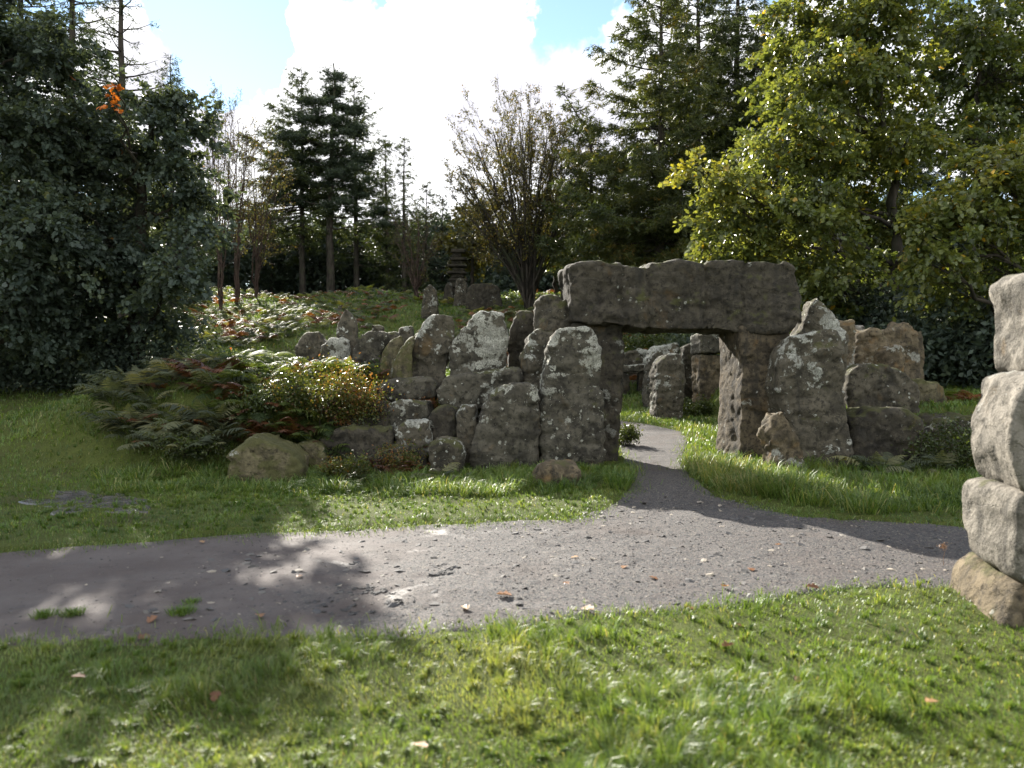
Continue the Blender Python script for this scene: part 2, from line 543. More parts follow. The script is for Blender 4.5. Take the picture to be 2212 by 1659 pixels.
M['darkleaf'] = leaf_mat('dark_leaves', [(0.0, (0.034, 0.050, 0.040)), (0.5, (0.060, 0.082, 0.060)), (0.9, (0.098, 0.122, 0.066)), (0.985, (0.10, 0.10, 0.02)), (1.0, (0.45, 0.14, 0.03))], 0.28, 0.5, 0.32)  # bluish lift in the leaf colour stands in for veiling haze
M['larch'] = leaf_mat('larch_needles', [(0.0, (0.022, 0.036, 0.010)), (0.5, (0.048, 0.064, 0.016)), (0.85, (0.085, 0.090, 0.020)), (1.0, (0.19, 0.125, 0.03))], 0.32, 0.5, 0.4)
M['pine'] = leaf_mat('pine_needles', [(0.0, (0.014, 0.026, 0.014)), (0.5, (0.030, 0.046, 0.024)), (1.0, (0.055, 0.075, 0.030))], 0.22, 0.5, 0.4)
M['twigleaf'] = leaf_mat('sparse_leaves', [(0.0, (0.04, 0.045, 0.015)), (0.6, (0.09, 0.085, 0.02)), (1.0, (0.20, 0.11, 0.03))], 0.35, 0.5, 0.4)
FS_ = (0.60, 0.22)
M['fern'] = leaf_mat('green_bracken', [(0.0, (0.035, 0.055, 0.018)), (0.5, (0.080, 0.105, 0.024)), (1.0, (0.20, 0.19, 0.045))], 0.50, *FS_, 2.0)
M['fern_dead'] = leaf_mat('rusty_bracken', [(0.0, (0.045, 0.020, 0.010)), (0.5, (0.125, 0.048, 0.018)), (1.0, (0.26, 0.105, 0.030))], 0.35, 0.5, 0.4, 1.4)
M['fern_dark'] = leaf_mat('dark_bracken', [(0.0, (0.042, 0.052, 0.034)), (0.6, (0.085, 0.100, 0.058)), (1.0, (0.17, 0.165, 0.085))], 0.40, *FS_, 1.9)
M['bush_red'] = leaf_mat('reddening_bilberry_leaves', [(0.0, (0.028, 0.042, 0.010)), (0.45, (0.070, 0.082, 0.014)), (0.66, (0.14, 0.070, 0.022)), (1.0, (0.23, 0.085, 0.03))], 0.42, 0.4, 0.5)
M['bush'] = leaf_mat('bush_leaves', [(0.0, (0.022, 0.036, 0.010)), (0.6, (0.055, 0.075, 0.016)), (1.0, (0.12, 0.12, 0.028))], 0.36, 0.4, 0.5)
M['fallen'] = leaf_mat('fallen_leaves', [(0.0, (0.14, 0.055, 0.020)), (0.6, (0.24, 0.12, 0.05)), (1.0, (0.34, 0.22, 0.11))], 0.2, 0.5, 0.4)

# ------------------------------------------------------------------ ground, path, mud
def build_ground():
    def axis(lo, hi, fine_lo, fine_hi, d, growth):
        a = list(np.arange(fine_lo, fine_hi, d))
        s = d
        x = a[-1]
        while x < hi:
            s *= growth
            x += s
            a.append(x)
        s = d
        x = a[0]
        while x > lo:
            s *= growth
            x -= s
            a.insert(0, x)
        return np.array(a)
    X = axis(-900, 900, -9, 9, 0.11, 1.06)
    Y = axis(-200, 1500, 1.5, 15, 0.11, 1.045)
    gx, gy = np.meshgrid(X, Y)
    z = ground_z(gx, gy)
    hop = 0.05 * (fbm(gx, gy, 2.2, 3) - 0.5) * (1 - sstep(14, 20, gy))
    inp = on_path(gx, gy)
    z = np.where(inp, z - 0.05, z + hop + 0.02)
    V = np.stack([gx, gy, z], -1).reshape(-1, 3)
    nx, ny = len(X), len(Y)
    i = np.arange(nx * ny).reshape(ny, nx)
    Fc = np.stack([i[:-1, :-1], i[:-1, 1:], i[1:, 1:], i[1:, :-1]], -1).reshape(-1, 4)
    o = mesh_np('ground', V, Fc, M['turf'])
    tag(o, kind='structure')


def strip(name, A, B, nt, lift, mat, fade=False):
    t = np.linspace(0, 1, nt)[None, :, None]
    G = A[:, None, :] * (1 - t) + B[:, None, :] * t
    z = ground_z(G[..., 0], G[..., 1]) + path_bump(G[..., 0], G[..., 1]) + lift
    edge = np.minimum(t[..., 0], 1 - t[..., 0])
    z = z - 0.035 * (1 - sstep(0, 0.03, edge))
    if fade:
        z = z - 0.03 * (1 - sstep(0.0, 0.22, np.linspace(0, 1, len(A))))[:, None]
    V = np.concatenate([G, z[..., None]], -1).reshape(-1, 3)
    n = len(A)
    i = np.arange(n * nt).reshape(n, nt)
    Fc = np.stack([i[:-1, :-1], i[1:, :-1], i[1:, 1:], i[:-1, 1:]], -1).reshape(-1, 4)
    return tag(mesh_np(name, V, Fc, mat), kind='structure')


build_ground()
strip('path', ne, fe, NTW, 0.0, M['path'])
strip('path', bl, brr, 50, 0.006, M['path'], True)

mud_px = [(80, 1090), (120, 1070), (180, 1064), (250, 1072), (300, 1085), (335, 1102), (280, 1112), (200, 1112), (130, 1112)]
mp = poly_px(mud_px)
mc = mp.mean(0)
ring = resample(np.vstack([mp, mp[:1]]), 80)[:-1]
rr = np.linspace(1, 0.02, 24)
G = mc + (ring[None] - mc) * rr[:, None, None] * (1 + 1.1 * (fbm(ring[:, 0], ring[:, 1], 4.5, 4) - 0.5))[None, :, None]
z = ground_z(G[..., 0], G[..., 1]) + 0.030 + 0.035 * (fbm(G[..., 0], G[..., 1], 5.0, 4) - 0.5) - 0.05 * (rr[:, None] > 0.97)
V = np.concatenate([G, z[..., None]], -1).reshape(-1, 3)
i = np.arange(24 * 79).reshape(24, 79)
j = np.roll(i, -1, axis=1)
tag(mesh_np('mud', V, np.stack([i[:-1], j[:-1], j[1:], i[1:]], -1).reshape(-1, 4), M['mud']), kind='structure')
mud_poly = ring * 1.0

# ------------------------------------------------------------------ stones
def stone_from_world(name, label, P3, depth, mat, seed, dx=0.0, dzb=0.0, rough=1.0, bevel=0.07, group=None, cat='stone', parent=None, backs=0.94, res=0.031, cracks=()):
    """a rough stone: P3 outlines its front face; it is given depth, rounded edges and a weathered, broken surface"""
    P3 = np.asarray(P3, dtype=float)
    per = np.linalg.norm(np.diff(np.vstack([P3, P3[:1]]), axis=0), axis=1).sum()
    res = max(res, per / 240)
    n = int(max(40, per / res))
    O = resample(np.vstack([P3, P3[:1]]), n + 1)[:-1]
    for _ in range(2):
        O = 0.5 * O + 0.25 * (np.roll(O, 1, 0) + np.roll(O, -1, 0))
    if np.sum(O[:, 0] * np.roll(O[:, 2], -1) - np.roll(O[:, 0], -1) * O[:, 2]) < 0:
        O = O[::-1]
    c = O.mean(0)
    tng = unit(np.roll(O, -2, 0) - np.roll(O, 2, 0))
    nrm = np.stack([-tng[:, 2], np.zeros(n), tng[:, 0]], 1)           # inward
    rad = np.linalg.norm((O - c)[:, [0, 2]], axis=1).min()
    bv = min(bevel, rad * 0.4, depth * 0.4)
    rings = []

    def ring_at(ins, d):
        f = d / depth
        R = c + (O + nrm * ins - c) * (1 - (1 - backs) * f) + np.array([dx * f, d, dzb * f])
        rings.append(R)
    na = max(3, int(bv * 1.6 / res))
    for a in np.linspace(0, math.pi / 2, na):
        ring_at(bv * (1 - math.sin(a)), bv * (1 - math.cos(a)))
    ns = max(3, int((depth - 2 * bv) / (res * 1.2)))
    for k in range(1, ns):
        ring_at(0, bv + (depth - 2 * bv) * k / ns)
    for a in np.linspace(math.pi / 2, 0, na):
        ring_at(bv * (1 - math.sin(a)), depth - bv * (1 - math.cos(a)))
    m = len(rings)
    V = np.vstack(rings)
    i = np.arange(m * n).reshape(m, n)
    j = np.roll(i, -1, 1)
    T = [np.stack([i[:-1], j[1:], j[:-1]], -1).reshape(-1, 3), np.stack([i[:-1], i[1:], j[1:]], -1).reshape(-1, 3)]
    g = np.random.default_rng(seed)
    for r, flip, rs in ((0, False, res), (m - 1, True, res * 2)):
        R = rings[r]
        x0, x1, z0, z1 = R[:, 0].min(), R[:, 0].max(), R[:, 2].min(), R[:, 2].max()
        gx, gz_ = np.meshgrid(np.arange(x0, x1, rs), np.arange(z0, z1, rs * 0.87))
        gx[1::2] += rs / 2
        gx = gx.ravel() + g.normal(size=gx.size) * rs * 0.12
        gz_ = gz_.ravel() + g.normal(size=gz_.size) * rs * 0.12
        poly = R[:, [0, 2]]
        keep = inside(poly, gx, gz_)
        Q = np.stack([gx[keep], gz_[keep]], 1)
        if len(Q):
            dd = np.min(np.linalg.norm(Q[:, None] - poly[None], axis=2), axis=1)
            Q = Q[dd > rs * 0.6]
        pts = [Vector(p) for p in poly] + [Vector(p) for p in Q]
        ov, oe, of, orig, _, _ = delaunay_2d_cdt(pts, [(k, (k + 1) % n) for k in range(n)], [], 1, 1e-5)
        coef = np.linalg.lstsq(np.stack([R[:, 0], R[:, 2], np.ones(n)], 1), R[:, 1], rcond=None)[0]
        idx, extra, base = [], [], len(V)
        for k, p in enumerate(ov):
            rim = [q for q in orig[k] if q < n]
            if rim:
                idx.append(r * n + rim[0])
            else:
                idx.append(base + len(extra))
                extra.append((p.x, coef[0] * p.x + coef[1] * p.y + coef[2], p.y))
        if extra:
            V = np.vstack([V, np.array(extra)])
        F_ = np.array([[idx[a] for a in f] for f in of if len(f) == 3])
        a, b, d = V[F_[:, 0]], V[F_[:, 1]], V[F_[:, 2]]
        ny = np.cross(b - a, d - a)[:, 1]
        F_ = np.where(((ny > 0) != flip)[:, None], F_[:, ::-1], F_)
        T.append(F_)
    T = np.vstack(T)
    cen = V.mean(0)
    fn = np.cross(V[T[:, 1]] - V[T[:, 0]], V[T[:, 2]] - V[T[:, 0]])
    side = T[:len(T) // 4]
    if np.sum(fn[:m * n // 2] * (V[T[:m * n // 2]].mean(1) - cen)) < 0:
        T[:2 * (m - 1) * n] = T[:2 * (m - 1) * n][:, ::-1]
    so = Vector((seed * 3.17, seed * 1.31, seed * 0.77))
    fr = mnoise.fractal
    sc = min(1.0, rad / 0.30) ** 0.6 * rough
    for stage in (0, 1):
        fn = np.cross(V[T[:, 1]] - V[T[:, 0]], V[T[:, 2]] - V[T[:, 0]])
        Nn = np.zeros_like(V)
        for k in range(3):
            np.add.at(Nn, T[:, k], fn)
        Nn = unit(Nn)
        disp = np.empty(len(V))
        for q in range(len(V)):
            p = Vector(V[q]) + so
            if stage == 0:
                vd, vp = mnoise.voronoi(p * 1.7)
                e1 = (p * 1.7 - vp[0]).dot(mnoise.noise_vector(vp[0] * 5.3)) * 0.075
                disp[q] = 0.055 * fr(p * 1.3, 1.0, 2.1, 2) + e1
            else:
                pw = p + 0.08 * mnoise.noise_vector(p * 3.0)
                vd, vp = mnoise.voronoi(pw * 4.6)
                e2 = (pw * 4.6 - vp[0]).dot(mnoise.noise_vector(vp[0] * 3.1)) * 0.044
                crease = min((vd[1] - vd[0]) * 5.0, 1.0) - 1.0
                for xc in cracks:
                    w_ = (p.x - so.x - xc - 0.10 * fr(Vector((p.z * 2.0, xc * 9, p.y)), 0.9, 2.0, 3)) / 0.022
                    if abs(w_) < 3:
                        e2 -= 0.055 * math.exp(-w_ * w_)
                disp[q] = e2 + 0.018 * crease + 0.022 * fr(p * 5.0, 0.9, 2.1, 4) + 0.016 * fr(Vector((p.x * 1.5, p.y * 1.5, p.z * 8.0)), 0.9, 2.0, 2)
        V = V + Nn * (disp * sc)[:, None]
    base = np.array([c[0] + dx * 0.5, c[1] + depth / 2, O[:, 2].min()])
    o = mesh_np(name, V, T, mat, parent=parent, loc=base)
    if parent is None:
        tag(o, label, cat, group)
    return o


def stone(name, label, px, Y, depth, mat, dx=0.0, yaw=0.0, ground=True, sink=0.15, **kw):
    """a stone whose front is outlined at photo positions px, standing at distance Y; yaw (degrees) turns the right end nearer"""
    stone.seed += 1
    xc = np.mean([p[0] for p in px])
    P3 = []
    vmax = max(p[1] for p in px)
    for u, v in px:
        yy = Y - (u - xc) / FPX * Y * math.tan(math.radians(yaw))
        p = at(u, v, yy)
        if ground and v > vmax - 24:
            p.z = min(p.z, gz(p.x, p.y) - sink)
        p.y = yy
        P3.append(p)
    return stone_from_world(name, label, P3, depth, M[mat], stone.seed, dx=dx, **kw)


stone.seed = 0
S = stone
# the gate
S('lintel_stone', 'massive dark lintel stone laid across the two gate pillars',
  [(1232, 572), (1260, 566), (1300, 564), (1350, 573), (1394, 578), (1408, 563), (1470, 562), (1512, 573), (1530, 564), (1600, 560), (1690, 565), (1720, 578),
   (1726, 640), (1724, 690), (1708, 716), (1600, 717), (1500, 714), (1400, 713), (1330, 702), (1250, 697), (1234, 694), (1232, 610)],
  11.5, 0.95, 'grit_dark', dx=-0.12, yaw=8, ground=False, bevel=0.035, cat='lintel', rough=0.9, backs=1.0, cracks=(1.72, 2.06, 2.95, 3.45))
S('pillar_stone', 'dark left gate pillar under the lintel, half hidden by the tall lichen stone',
  [(1240, 700), (1290, 692), (1356, 694), (1353, 760), (1342, 860), (1337, 960), (1340, 1020), (1225, 1030), (1225, 900)], 11.85, 0.75, 'grit_dark', bevel=0.06)  # hidden left part widened to block sunlight leaking past the tall stone
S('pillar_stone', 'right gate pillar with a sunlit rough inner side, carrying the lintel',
  [(1600, 704), (1704, 704), (1716, 800), (1704, 900), (1696, 1005), (1592, 1010), (1598, 950), (1602, 880), (1606, 800), (1602, 750)], 11.35, 0.85, 'grit_tan_shaded', dx=-0.13, bevel=0.035, rough=0.55, backs=1.0)
# left of the gate
S('standing_stone', 'tall lichen spotted standing stone just left of the gate',
  [(1186, 735), (1200, 708), (1240, 704), (1270, 703), (1284, 718), (1300, 790), (1310, 880), (1307, 960), (1302, 1040), (1164, 1040), (1168, 950), (1166, 880), (1168, 830), (1178, 780)],
  10.95, 0.55, 'grit_lichen', dx=-0.02)
S('standing_stone', 'broad round shouldered slab with white lichen, left of the tallest lichen stone',
  [(1030, 900), (1038, 872), (1060, 847), (1090, 830), (1130, 823), (1160, 832), (1166, 862), (1166, 950), (1161, 1030), (1020, 1030), (1018, 980), (1025, 930)], 10.85, 0.5, 'grit_lichen')
S('foot_stone', 'low brown boulder in the grass at the foot of the tall lichen stone',
  [(1147, 1035), (1162, 1010), (1195, 1002), (1235, 1004), (1256, 1022), (1252, 1050), (1240, 1085), (1150, 1085)], 9.5, 0.5, 'grit_tan', cat='boulder')
S('cap_stone', 'knobbly weathered stone perched beside the left end of the lintel',
  [(1150, 648), (1170, 636), (1205, 640), (1235, 655), (1246, 690), (1240, 722), (1200, 738), (1162, 722), (1153, 690)], 12.1, 0.5, 'grit', ground=False, rough=1.2)
S('weathered_stone', 'narrow wavy edged stone under the knobbly stone beside the gate',
  [(1122, 775), (1136, 745), (1140, 722), (1165, 706), (1200, 715), (1222, 760), (1218, 830), (1130, 845), (1127, 800)], 11.9, 0.5, 'grit', rough=1.3)
S('standing_stone', 'dark upright slab behind the wavy edged stone',
  [(1095, 750), (1105, 700), (1122, 671), (1150, 672), (1160, 720), (1158, 800), (1093, 805)], 12.9, 0.35, 'grit_dark')
S('standing_stone', 'big flat topped slab with lichen on the bank, right of its notched neighbour',
  [(968, 745), (990, 720), (1010, 692), (1036, 669), (1090, 675), (1096, 720), (1093, 790), (1080, 812), (970, 818)], 12.5, 0.4, 'grit_lichen')
S('standing_stone', 'slab with a notched left shoulder standing on the bank',
  [(888, 735), (905, 712), (912, 700), (922, 685), (940, 674), (985, 680), (984, 740), (970, 790), (960, 815), (876, 815)], 12.7, 0.45, 'grit', dx=-0.06)
S('leaning_stone', 'pale sunlit slab leaning against the notched slab',
  [(848, 790), (862, 760), (885, 727), (900, 721), (895, 770), (884, 815), (850, 815)], 12.5, 0.4, 'grit_moss', dx=-0.12)
S('bank_stone', 'sloping pale stone between the ferns and the leaning slab',
  [(808, 790), (825, 757), (846, 729), (868, 720), (874, 745), (855, 790), (842, 812), (808, 812)], 12.9, 0.45, 'grit_moss', dx=-0.08)
S('bank_stone', 'flat topped grey stone right of the thin upright stone',
  [(757, 755), (776, 722), (795, 714), (835, 718), (841, 735), (828, 760), (815, 790), (760, 790)], 13.3, 0.5, 'grit_lichen')
S('standing_stone', 'thin upright stone, farthest left of the standing stones',
  [(725, 720), (733, 682), (742, 661), (755, 668), (767, 690), (767, 730), (762, 775), (725, 775)], 14.0, 0.3, 'grit')
S('bank_stone', 'small grey stone behind the fern tops, left of the thin upright stone',
  [(690, 748), (715, 729), (750, 735), (755, 775), (690, 780)], 13.7, 0.4, 'grit_lichen')
S('bank_stone', 'grey stone at the left end of the stone row, above the ferns',
  [(638, 748), (660, 722), (688, 716), (702, 745), (697, 775), (638, 775)], 14.6, 0.4, 'grit')
S('bank_stone', 'low dark stone behind the thin upright stone',
  [(768, 714), (800, 697), (830, 705), (836, 730), (768, 734)], 15.6, 0.4, 'grit')
S('bank_stone', 'low dark stone peeping out left of the notched slab',
  [(840, 720), (860, 706), (890, 700), (903, 720), (898, 742), (840, 742)], 15.0, 0.4, 'grit')
S('wall_stone', 'long lichen crusted block lying below the flat topped slab',
  [(938, 842), (960, 814), (1000, 808), (1060, 801), (1120, 796), (1128, 820), (1122, 862), (1060, 882), (980, 890), (945, 872)], 11.75, 0.7, 'grit_lichen', ground=False)
S('wall_stone', 'sunlit long block lying under the notched slab among ferns',
  [(792, 838), (850, 819), (930, 815), (946, 830), (942, 862), (860, 870), (792, 868)], 12.1, 0.6, 'grit_lichen', ground=False)
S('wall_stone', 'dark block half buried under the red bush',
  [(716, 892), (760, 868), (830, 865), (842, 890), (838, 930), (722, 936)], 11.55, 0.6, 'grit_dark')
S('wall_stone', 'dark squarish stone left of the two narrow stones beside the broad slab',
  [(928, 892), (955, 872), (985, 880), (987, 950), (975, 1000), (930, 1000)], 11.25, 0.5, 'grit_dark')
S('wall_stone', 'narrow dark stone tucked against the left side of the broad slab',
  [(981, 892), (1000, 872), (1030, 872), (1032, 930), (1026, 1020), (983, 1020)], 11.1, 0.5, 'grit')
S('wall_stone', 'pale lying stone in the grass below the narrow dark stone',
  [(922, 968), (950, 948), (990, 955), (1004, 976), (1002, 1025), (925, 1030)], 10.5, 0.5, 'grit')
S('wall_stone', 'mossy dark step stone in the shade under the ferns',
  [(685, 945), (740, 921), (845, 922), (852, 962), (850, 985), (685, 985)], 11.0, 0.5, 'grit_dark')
S('boulder', 'mossy yellow boulder with a sloping sunlit top at the front of the ferns',
  [(488, 1012), (498, 985), (525, 957), (545, 943), (585, 950), (632, 976), (656, 1002), (662, 1035), (640, 1050), (490, 1050)], 9.9, 0.8, 'grit_moss', dx=-0.12, dzb=0.02)
S('boulder', 'smaller dark mossy boulder behind the yellow boulder',
  [(612, 970), (650, 951), (680, 948), (702, 966), (698, 1015), (618, 1015)], 10.7, 0.5, 'grit_moss')
S('wall_stone', 'grey block behind the dark squarish stone, lower right of the sunlit long block',
  [(836, 880), (860, 868), (925, 866), (935, 900), (930, 930), (838, 930)], 11.6, 0.6, 'grit_lichen')
S('wall_stone', 'dark block sunk among rusty bracken in the middle of the bank front',
  [(850, 930), (880, 908), (925, 910), (934, 950), (930, 985), (850, 985)], 11.05, 0.5, 'grit')
S('wall_stone', 'low dark stone at the foot of the bank between rusty ferns',
  [(800, 985), (830, 962), (890, 960), (922, 985), (925, 1022), (800, 1022)], 10.65, 0.5, 'grit_dark')
S('bank_stone', 'lichened stone rising out of the ferns below the thin upright stone',
  [(700, 800), (720, 775), (755, 772), (772, 800), (770, 835), (700, 835)], 12.9, 0.5, 'grit_lichen')
S('bank_stone', 'grey stone wedged between the flat topped grey stone and the leaning slab',
  [(815, 745), (828, 722), (850, 716), (862, 735), (850, 775), (818, 775)], 13.8, 0.4, 'grit')
# right of the gate
S('standing_stone', 'big leaning standing stone on the right side of the gate',
  [(1694, 748), (1705, 724), (1740, 714), (1810, 713), (1822, 760), (1836, 850), (1847, 960), (1852, 1045), (1716, 1050), (1712, 960), (1692, 880), (1682, 840), (1690, 800)], 10.85, 0.6, 'grit', dx=-0.05)
S('split_stone', 'split tan slab with a hollow standing before the right pillar',
  [(1662, 960), (1670, 922), (1686, 882), (1706, 900), (1730, 942), (1748, 972), (1740, 1010), (1736, 1065), (1672, 1065), (1664, 1010)], 10.4, 0.35, 'grit_tan', dx=-0.10, rough=1.5)
S('standing_stone', 'pointed standing stone rising at the right end of the lintel',
  [(1716, 800), (1726, 722), (1742, 680), (1758, 640), (1766, 634), (1786, 652), (1815, 682), (1830, 730), (1842, 830), (1720, 840)], 11.75, 0.5, 'grit')
S('bank_stone', 'squarish tan block showing just right of the pointed stone',
  [(1785, 692), (1810, 686), (1848, 691), (1852, 740), (1852, 805), (1795, 805)], 12.9, 0.5, 'grit_tan', dx=-0.05)
S('bank_stone', 'sunlit knobbly stone in the cluster right of the gate',
  [(1852, 755), (1860, 717), (1885, 699), (1905, 705), (1921, 740), (1927, 795), (1922, 835), (1852, 835)], 13.4, 0.5, 'grit_tan', dx=-0.14, rough=1.4)
S('bank_stone', 'pale stone behind the left edge of the knobbly sunlit stone',
  [(1834, 742), (1843, 704), (1872, 701), (1876, 760), (1872, 800), (1836, 800)], 14.3, 0.4, 'grit_pale', dx=-0.08)
S('standing_stone', 'tall hump topped stone at the back of the cluster right of the gate',
  [(1903, 712), (1945, 702), (1955, 690), (1970, 693), (1982, 720), (1991, 780), (1996, 850), (1903, 850)], 14.0, 0.45, 'grit_tan', dx=-0.08)
S('bank_stone', 'small sunlit stone leaning before the hump topped stone',
  [(1914, 762), (1925, 741), (1945, 738), (1958, 755), (1960, 820), (1916, 825)], 13.1, 0.35, 'grit_tan', dx=-0.12, rough=1.3)
S('standing_stone', 'thin sunlit stone edge, farthest right in the cluster right of the gate',
  [(1984, 718), (1992, 712), (1997, 750), (2000, 850), (1982, 850)], 14.8, 0.4, 'grit_tan')
S('bank_stone', 'long rounded mossy stone lying on the right bank',
  [(1830, 802), (1860, 786), (1920, 784), (1966, 800), (1992, 832), (1998, 885), (1836, 890)], 12.3, 0.7, 'grit')
S('bank_stone', 'rounded mossy stone at the right end of the right bank',
  [(1972, 842), (2000, 816), (2040, 830), (2058, 870), (2056, 905), (1976, 905)], 12.7, 0.6, 'grit_moss')
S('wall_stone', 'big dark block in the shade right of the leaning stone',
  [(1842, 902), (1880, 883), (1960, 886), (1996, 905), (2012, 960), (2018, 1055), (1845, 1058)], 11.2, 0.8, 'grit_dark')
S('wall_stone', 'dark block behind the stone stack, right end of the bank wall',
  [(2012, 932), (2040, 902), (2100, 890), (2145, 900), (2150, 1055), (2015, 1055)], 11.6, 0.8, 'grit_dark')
# inside the ring, seen through the gate
S('standing_stone', 'round topped standing stone on the grass seen through the gate, nearest',
  [(1420, 805), (1424, 782), (1448, 761), (1470, 765), (1479, 800), (1479, 905), (1420, 905)], 18.6, 0.6, 'grit', dx=-0.12)
S('standing_stone', 'grey standing stone behind the round topped stone seen through the gate',
  [(1410, 772), (1426, 746), (1466, 740), (1470, 790), (1470, 880), (1408, 880)], 20.8, 0.6, 'grit', dx=-0.2)
S('standing_stone', 'slim standing stone between the round topped stone and the capped pair',
  [(1476, 748), (1490, 740), (1511, 740), (1513, 870), (1475, 870)], 21.5, 0.6, 'grit')
S('pillar_stone', 'tan pillar stone under a dark square capstone seen through the gate',
  [(1514, 765), (1566, 765), (1566, 880), (1513, 885)], 20.2, 0.6, 'grit_tan', dx=-0.12, bevel=0.05)
S('cap_stone', 'dark square capstone on the tan pillar seen through the gate',
  [(1510, 722), (1530, 717), (1566, 717), (1570, 764), (1511, 765)], 20.1, 0.8, 'grit_lichen', ground=False, dx=-0.05)
S('table_stone', 'flat stone slab of the altar table seen through the gate',
  [(1325, 787), (1360, 789), (1412, 786), (1412, 802), (1325, 804)], 22.5, 0.9, 'grit_lichen', ground=False, bevel=0.05)
S('support_stone', 'left dark support of the altar table seen through the gate', [(1344, 803), (1362, 803), (1362, 870), (1344, 870)], 22.6, 0.5, 'grit_dark')
S('support_stone', 'right dark support of the altar table seen through the gate', [(1380, 803), (1404, 803), (1404, 870), (1380, 870)], 22.6, 0.5, 'grit_dark')
S('bank_stone', 'rough stone behind the altar table seen through the gate',
  [(1340, 785), (1352, 760), (1380, 753), (1412, 758), (1420, 790), (1420, 850), (1340, 850)], 24.0, 0.8, 'grit')
# stones on the hill
S('hill_stone', 'hunched dark stone on the sunny grass of the hill', [(907, 650), (915, 625), (930, 611), (942, 625), (948, 650), (948, 672), (905, 672)], 36.0, 0.8, 'grit', res=0.08)
S('hill_stone', 'rounded stone at the right foot of the stacked tower on the hill', [(978, 622), (986, 604), (1000, 598), (1008, 610), (1010, 640), (978, 640)], 42.0, 0.9, 'grit', res=0.08)
S('hill_stone', 'low wide dark rock right of the stacked tower', [(1006, 632), (1020, 612), (1055, 610), (1080, 622), (1088, 655), (1005, 658)], 40.0, 1.2, 'grit_dark', res=0.08)
S('hill_stone', 'dark stone at the left foot of the stacked tower', [(955, 628), (962, 612), (975, 608), (982, 640), (955, 642)], 43.0, 0.8, 'grit_dark', res=0.08)


def world_stone(name, label, x0, x1, z0, z1, y, depth, mat, prof=None, **kw):
    stone.seed += 1
    prof = prof or [(0.0, 0.25), (0.04, 0.75), (0.10, 0.97), (0.5, 1.0), (0.92, 0.98), (1.0, 0.7), (0.98, 0.2), (0.9, 0.02), (0.5, 0.0), (0.08, 0.03)]
    P3 = [(x0 + (x1 - x0) * a, y, z0 + (z1 - z0) * b) for a, b in prof]
    return stone_from_world(name, label, P3, depth, M[mat], stone.seed, **kw)


G4 = 'stacked stones of the near pillar'
world_stone('stacked_stone', 'brown base boulder at the bottom of the near stone stack', 2.92, 4.25, -0.14, 0.27, 4.50, 0.84, 'grit_tan', dx=0.13, bevel=0.09, group=G4, cat='stone', rough=0.8)
world_stone('stacked_stone', 'pale smooth block second from the bottom of the near stone stack', 3.05, 4.10, 0.23, 0.80, 4.55, 0.62, 'grit_pale', dx=0.03, bevel=0.02, group=G4, cat='stone', rough=0.5, backs=1.0,
            prof=[(0.0, 0.3), (0.0, 0.9), (0.03, 1.0), (0.5, 1.0), (0.95, 0.99), (1.0, 0.7), (0.95, 0.0), (0.5, 0.0), (0.12, 0.02), (0.02, 0.12)])
world_stone('stacked_stone', 'pale bulging block third from the bottom of the near stone stack', 2.98, 4.10, 0.77, 1.54, 4.52, 0.64, 'grit_pale', dx=0.11, bevel=0.025, group=G4, cat='stone', rough=0.65, backs=1.0,
            prof=[(0.01, 0.3), (0.0, 0.55), (0.04, 0.78), (0.09, 0.95), (0.2, 1.0), (0.9, 1.0), (1.0, 0.7), (0.95, 0.0), (0.5, 0.0), (0.12, 0.0), (0.07, 0.10)])
world_stone('stacked_stone', 'pale block with an overhanging lip on top of the near stone stack', 3.23, 4.15, 1.51, 2.17, 4.58, 0.60, 'grit_pale', dx=0.0, bevel=0.025, group=G4, cat='stone', rough=0.5, backs=1.0,
            prof=[(0.03, 0.1), (0.03, 0.55), (0.0, 0.72), (-0.03, 0.86), (0.01, 0.96), (0.15, 1.0), (0.6, 1.05), (1.0, 0.95), (1.0, 0.0), (0.6, 0.0), (0.06, 0.0)])

# stacked slab tower on the hill
tw = g_at(990, 44.5)
tower = empty('stone_tower', tw)
tag(tower, 'small tower of stacked overhanging stone slabs on the hill before dark trees', 'stone tower')
zt = tw.z - 0.1
hs = [(0.95, 0.40), (0.80, 0.42), (0.78, 0.40), (0.98, 0.20), (0.72, 0.24), (1.05, 0.17), (0.66, 0.24), (1.02, 0.18), (0.62, 0.22), (0.92, 0.18), (0.50, 0.26), (0.74, 0.24)]
for q, (w_, h_) in enumerate(hs):
    stone.seed += 1
    xo = 0.07 * math.sin(q * 2.3)
    pr = [(-w_ / 2, 0.1), (-w_ / 2, 0.8), (-w_ / 2 + 0.06, 1.0), (w_ / 2 - 0.08, 1.0), (w_ / 2, 0.75), (w_ / 2, 0.1)]
    stone_from_world('slab' if h_ < 0.3 else 'block', None, [(tw.x + xo + a * 1.1, tw.y - w_ / 2, zt + b * h_) for a, b in pr], w_, M['grit_dark'], stone.seed,
                     bevel=0.05, parent=tower, rough=0.8)
    zt += h_ * 0.98

# ------------------------------------------------------------------ grass
BLADE_F = np.array([[0, 1, 3], [0, 3, 2], [2, 3, 4]])


